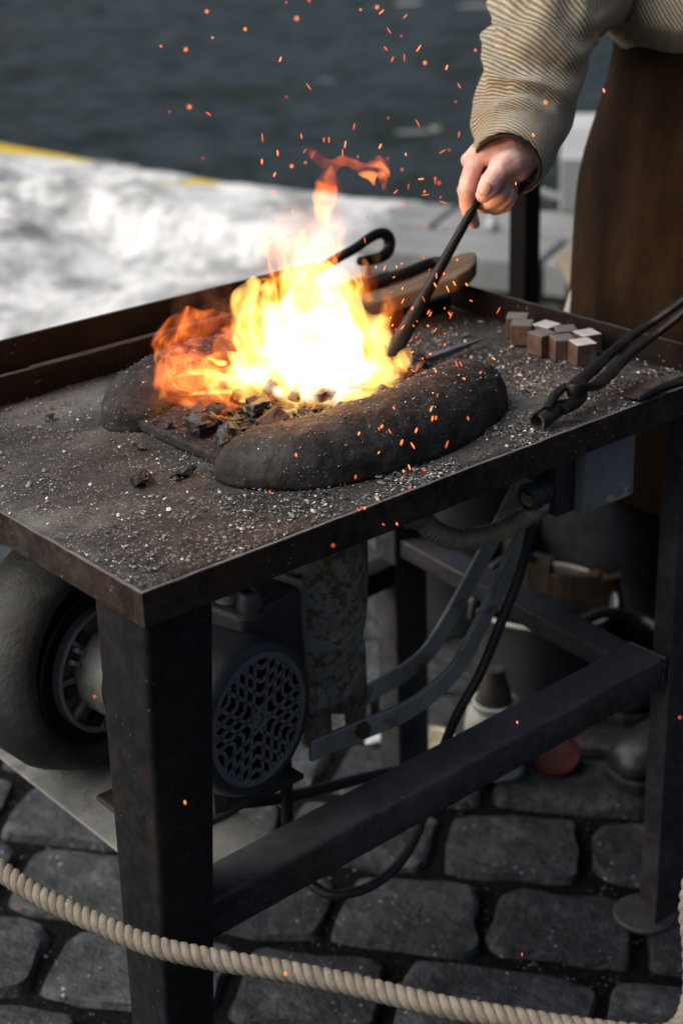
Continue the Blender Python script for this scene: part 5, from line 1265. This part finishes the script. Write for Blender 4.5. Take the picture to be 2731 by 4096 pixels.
# leather apron: wraps the front from the waist to below the knees of the bench
bm = NB(); rows = []; zs = [1.175, 1.13, 1.09, 1.05, 1.0, .95, .90, .85, .80, .74, .68, .62, .56, .515]
fa = [.122, .126, .128, .132, .142, .155, .160, .163, .163, .160, .158, .158, .158, .158]; fs = [.166, .170, .176, .186, .203, .215, .218, .218, .220, .226, .230, .234, .238, .240]
for z, a, b in zip(zs, fa, fs):
    row = []
    for j in range(61):
        q = (-118+236*j/60)*math.pi/180; fold_ = .006*math.sin(q*5+z*2)*min(1, max(0, (1.0-z)*2.2))+.003*NZ.noise(V((q*3, z*8, 1)))
        row.append(bm.verts.new(bp(math.cos(q)*(a+fold_), math.sin(q)*(b+fold_), z+.004*math.sin(q*3))))
    rows.append(row)
for p, q in zip(rows, rows[1:]):
    for j in range(60): bm.faces.new((p[j], p[j+1], q[j+1], q[j]))
obj('apron', bm, leather, ps, angle=0, mods=(('SOLIDIFY', dict(thickness=.0035, offset=1)), ('SUBSURF', dict(levels=1, render_levels=1))))
# pale lining turned out at the apron's edge, and the tie strap
bm = NB(); L1 = [at(1346, 545, X=1.0), at(1339, 610, X=1.0), at(1328, 680, X=1.0), at(1316, 740, X=1.0), at(1306, 800, X=1.0)]
tube(bm, spline(L1, 6), ([.004, .005, .006, .008, .010], [.006, .009, .014, .018, .022]), 12, ref=cF); obj('apron_lining', bm, whitecloth, ps)
bm = NB(); tube(bm, spline([at(1396, 192, X=1.0), at(1412, 180, X=1.0), at(1440, 172, X=1.0)], 4), ([.003, .003, .003], [.004, .014, .016]), 10, ref=cF); obj('apron_strap', bm, blackcloth, ps)
# trousers and shoes
bm = NB()
tube(bm, [bp(-.015, 0, z) for z in (.83, .92, 1.02, 1.12)], ([.12, .135, .125, .115], [.175, .19, .17, .155]), 24, ref=fwd)
for h_, k_, a_ in ((hipR, kneeR, ankR), (hipL, kneeL, ankL)):
    tube(bm, spline([h_+V((0, 0, .06)), h_.lerp(k_, .5), k_, k_.lerp(a_, .5), a_-V((0, 0, .02))], 6), [.108, .098, .084, .080, .078], 20)
tme = remeshed(bm, .009, 3)
for v in tme.vertices: v.co += V((NZ.noise(v.co*12), NZ.noise(v.co*12+V((3, 3, 3))), 0))*.006
obj('trousers', tme, cloth, ps, angle=0)
def shoe(toe, heel):
    toe, heel = V(toe), V(heel); d = (toe-heel); Ls_ = d.length; d.normalize(); s_ = V((-d.y, d.x, 0)); bm = NB(); st = []
    for f, w, h, zc in ((0, .030, .045, .052), (.04, .036, .055, .062), (.2, .039, .062, .070), (.38, .040, .058, .066), (.55, .044, .044, .054), (.72, .050, .036, .047), (.86, .049, .031, .042), (.95, .038, .025, .036), (1.0, .014, .012, .030)):
        c = heel+d*Ls_*f; st.append((c, w, h, zc))
    rows = []
    for c, w, h, zc in st:
        row = []
        for j in range(20):
            q = 2*math.pi*j/20; row.append(bm.verts.new(c+s_*w*math.copysign(abs(math.cos(q))**.8, math.cos(q))+V((0, 0, max(.020, zc+h*math.sin(q))))))
        rows.append(row)
    for a, b in zip(rows, rows[1:]):
        for j in range(20): bm.faces.new((a[j], a[(j+1) % 20], b[(j+1) % 20], b[j]))
    bm.faces.new(rows[0][::-1]); bm.faces.new(rows[-1]); o = obj('shoe', bm, shoem, ps, angle=0, mods=(('SUBSURF', dict(levels=1, render_levels=1)),))
    bm = NB(); poly = [(-.02, -.03), (-.035, 0), (-.02, .03)]; out = []
    for f, w in ((0, .030), (.04, .038), (.2, .042), (.38, .043), (.55, .047), (.72, .053), (.86, .052), (.95, .043), (1.01, .020)): out.append((f*Ls_, w))
    pl = [(x, w) for x, w in out]+[(x, -w) for x, w in out[::-1]]
    prism(bm, pl, .020, M(((d.x, s_.x, 0, heel.x), (d.y, s_.y, 0, heel.y), (0, 0, 1, .002), (0, 0, 0, 1)))); obj('sole', bm, rubber, o, smooth=False, bevel=.003)
shoe((1.005, .292, 0), (1.255, .232, 0)); shoe((1.145, .415, 0), (1.395, .44, 0))

# ------------------------------------------------------------------ poker held in the fire
tip = V((.515, .252, T+.026)); g0 = hp(1096, 461, .0045)
pk = thing('poker', 'dark iron poker held in the hand, its flattened end in the fire', 'poker', (tip.x, tip.y, tip.z))
up = hp(1128, 405, .010)
bm = NB(); P = [tip, tip.lerp(g0, .12), tip.lerp(g0, .3), tip.lerp(g0, .5), tip.lerp(g0, .75), g0, g0.lerp(up, .5), up]
rel = axis_mat((0, 0, 0), (g0-tip)); 
tube(bm, spline(P, 6), ([.0035, .0040, .0048, .0056, .0054, .0050, .0049, .0049], [.0105, .0105, .0088, .0066, .0056, .0050, .0049, .0049]), 14, ref=cF)
obj('shaft', bm, tool, pk, angle=0)

# ------------------------------------------------------------------ daylight
w = bpy.data.worlds.new("World"); scene.world = w; w.use_nodes = True
nt = w.node_tree; bg = nt.nodes['Background']; sky = nt.nodes.new('ShaderNodeTexSky'); sky.sky_type = 'NISHITA'
SUN_EL, SUN_AZ = R(44), R(150)     # azimuth counter-clockwise from +X
sky.sun_disc = False; sky.sun_elevation = SUN_EL; sky.sun_rotation = math.pi/2-SUN_AZ
sky.air_density = .8; sky.dust_density = 6.0; sky.ozone_density = .6
nt.links.new(sky.outputs[0], bg.inputs[0]); bg.inputs[1].default_value = .084
sl = bpy.data.lights.new('sun', 'SUN'); sl.energy = 2.7; sl.angle = R(75); sl.color = (1., .96, .90)
so = bpy.data.objects.new('sun', sl); COL.objects.link(so)
sd_ = V((math.cos(SUN_AZ)*math.cos(SUN_EL), math.sin(SUN_AZ)*math.cos(SUN_EL), math.sin(SUN_EL)))
so.rotation_euler = sd_.to_track_quat('Z', 'Y').to_euler(); so.location = (0, 0, 6)
vs_ = scene.view_settings; vs_.view_transform = 'Standard'; vs_.look = 'None'; vs_.exposure = .22; vs_.gamma = 1.; vs_.use_curve_mapping = False
cy_ = scene.cycles
cy_.use_denoising = True; cy_.sample_clamp_indirect = 1.5; cy_.volume_step_rate = .12; cy_.volume_max_steps = 256; cy_.max_bounces = 6; cy_.volume_bounces = 0
cy_.transparent_max_bounces = 16; cy_.caustics_reflective = False; cy_.caustics_refractive = False
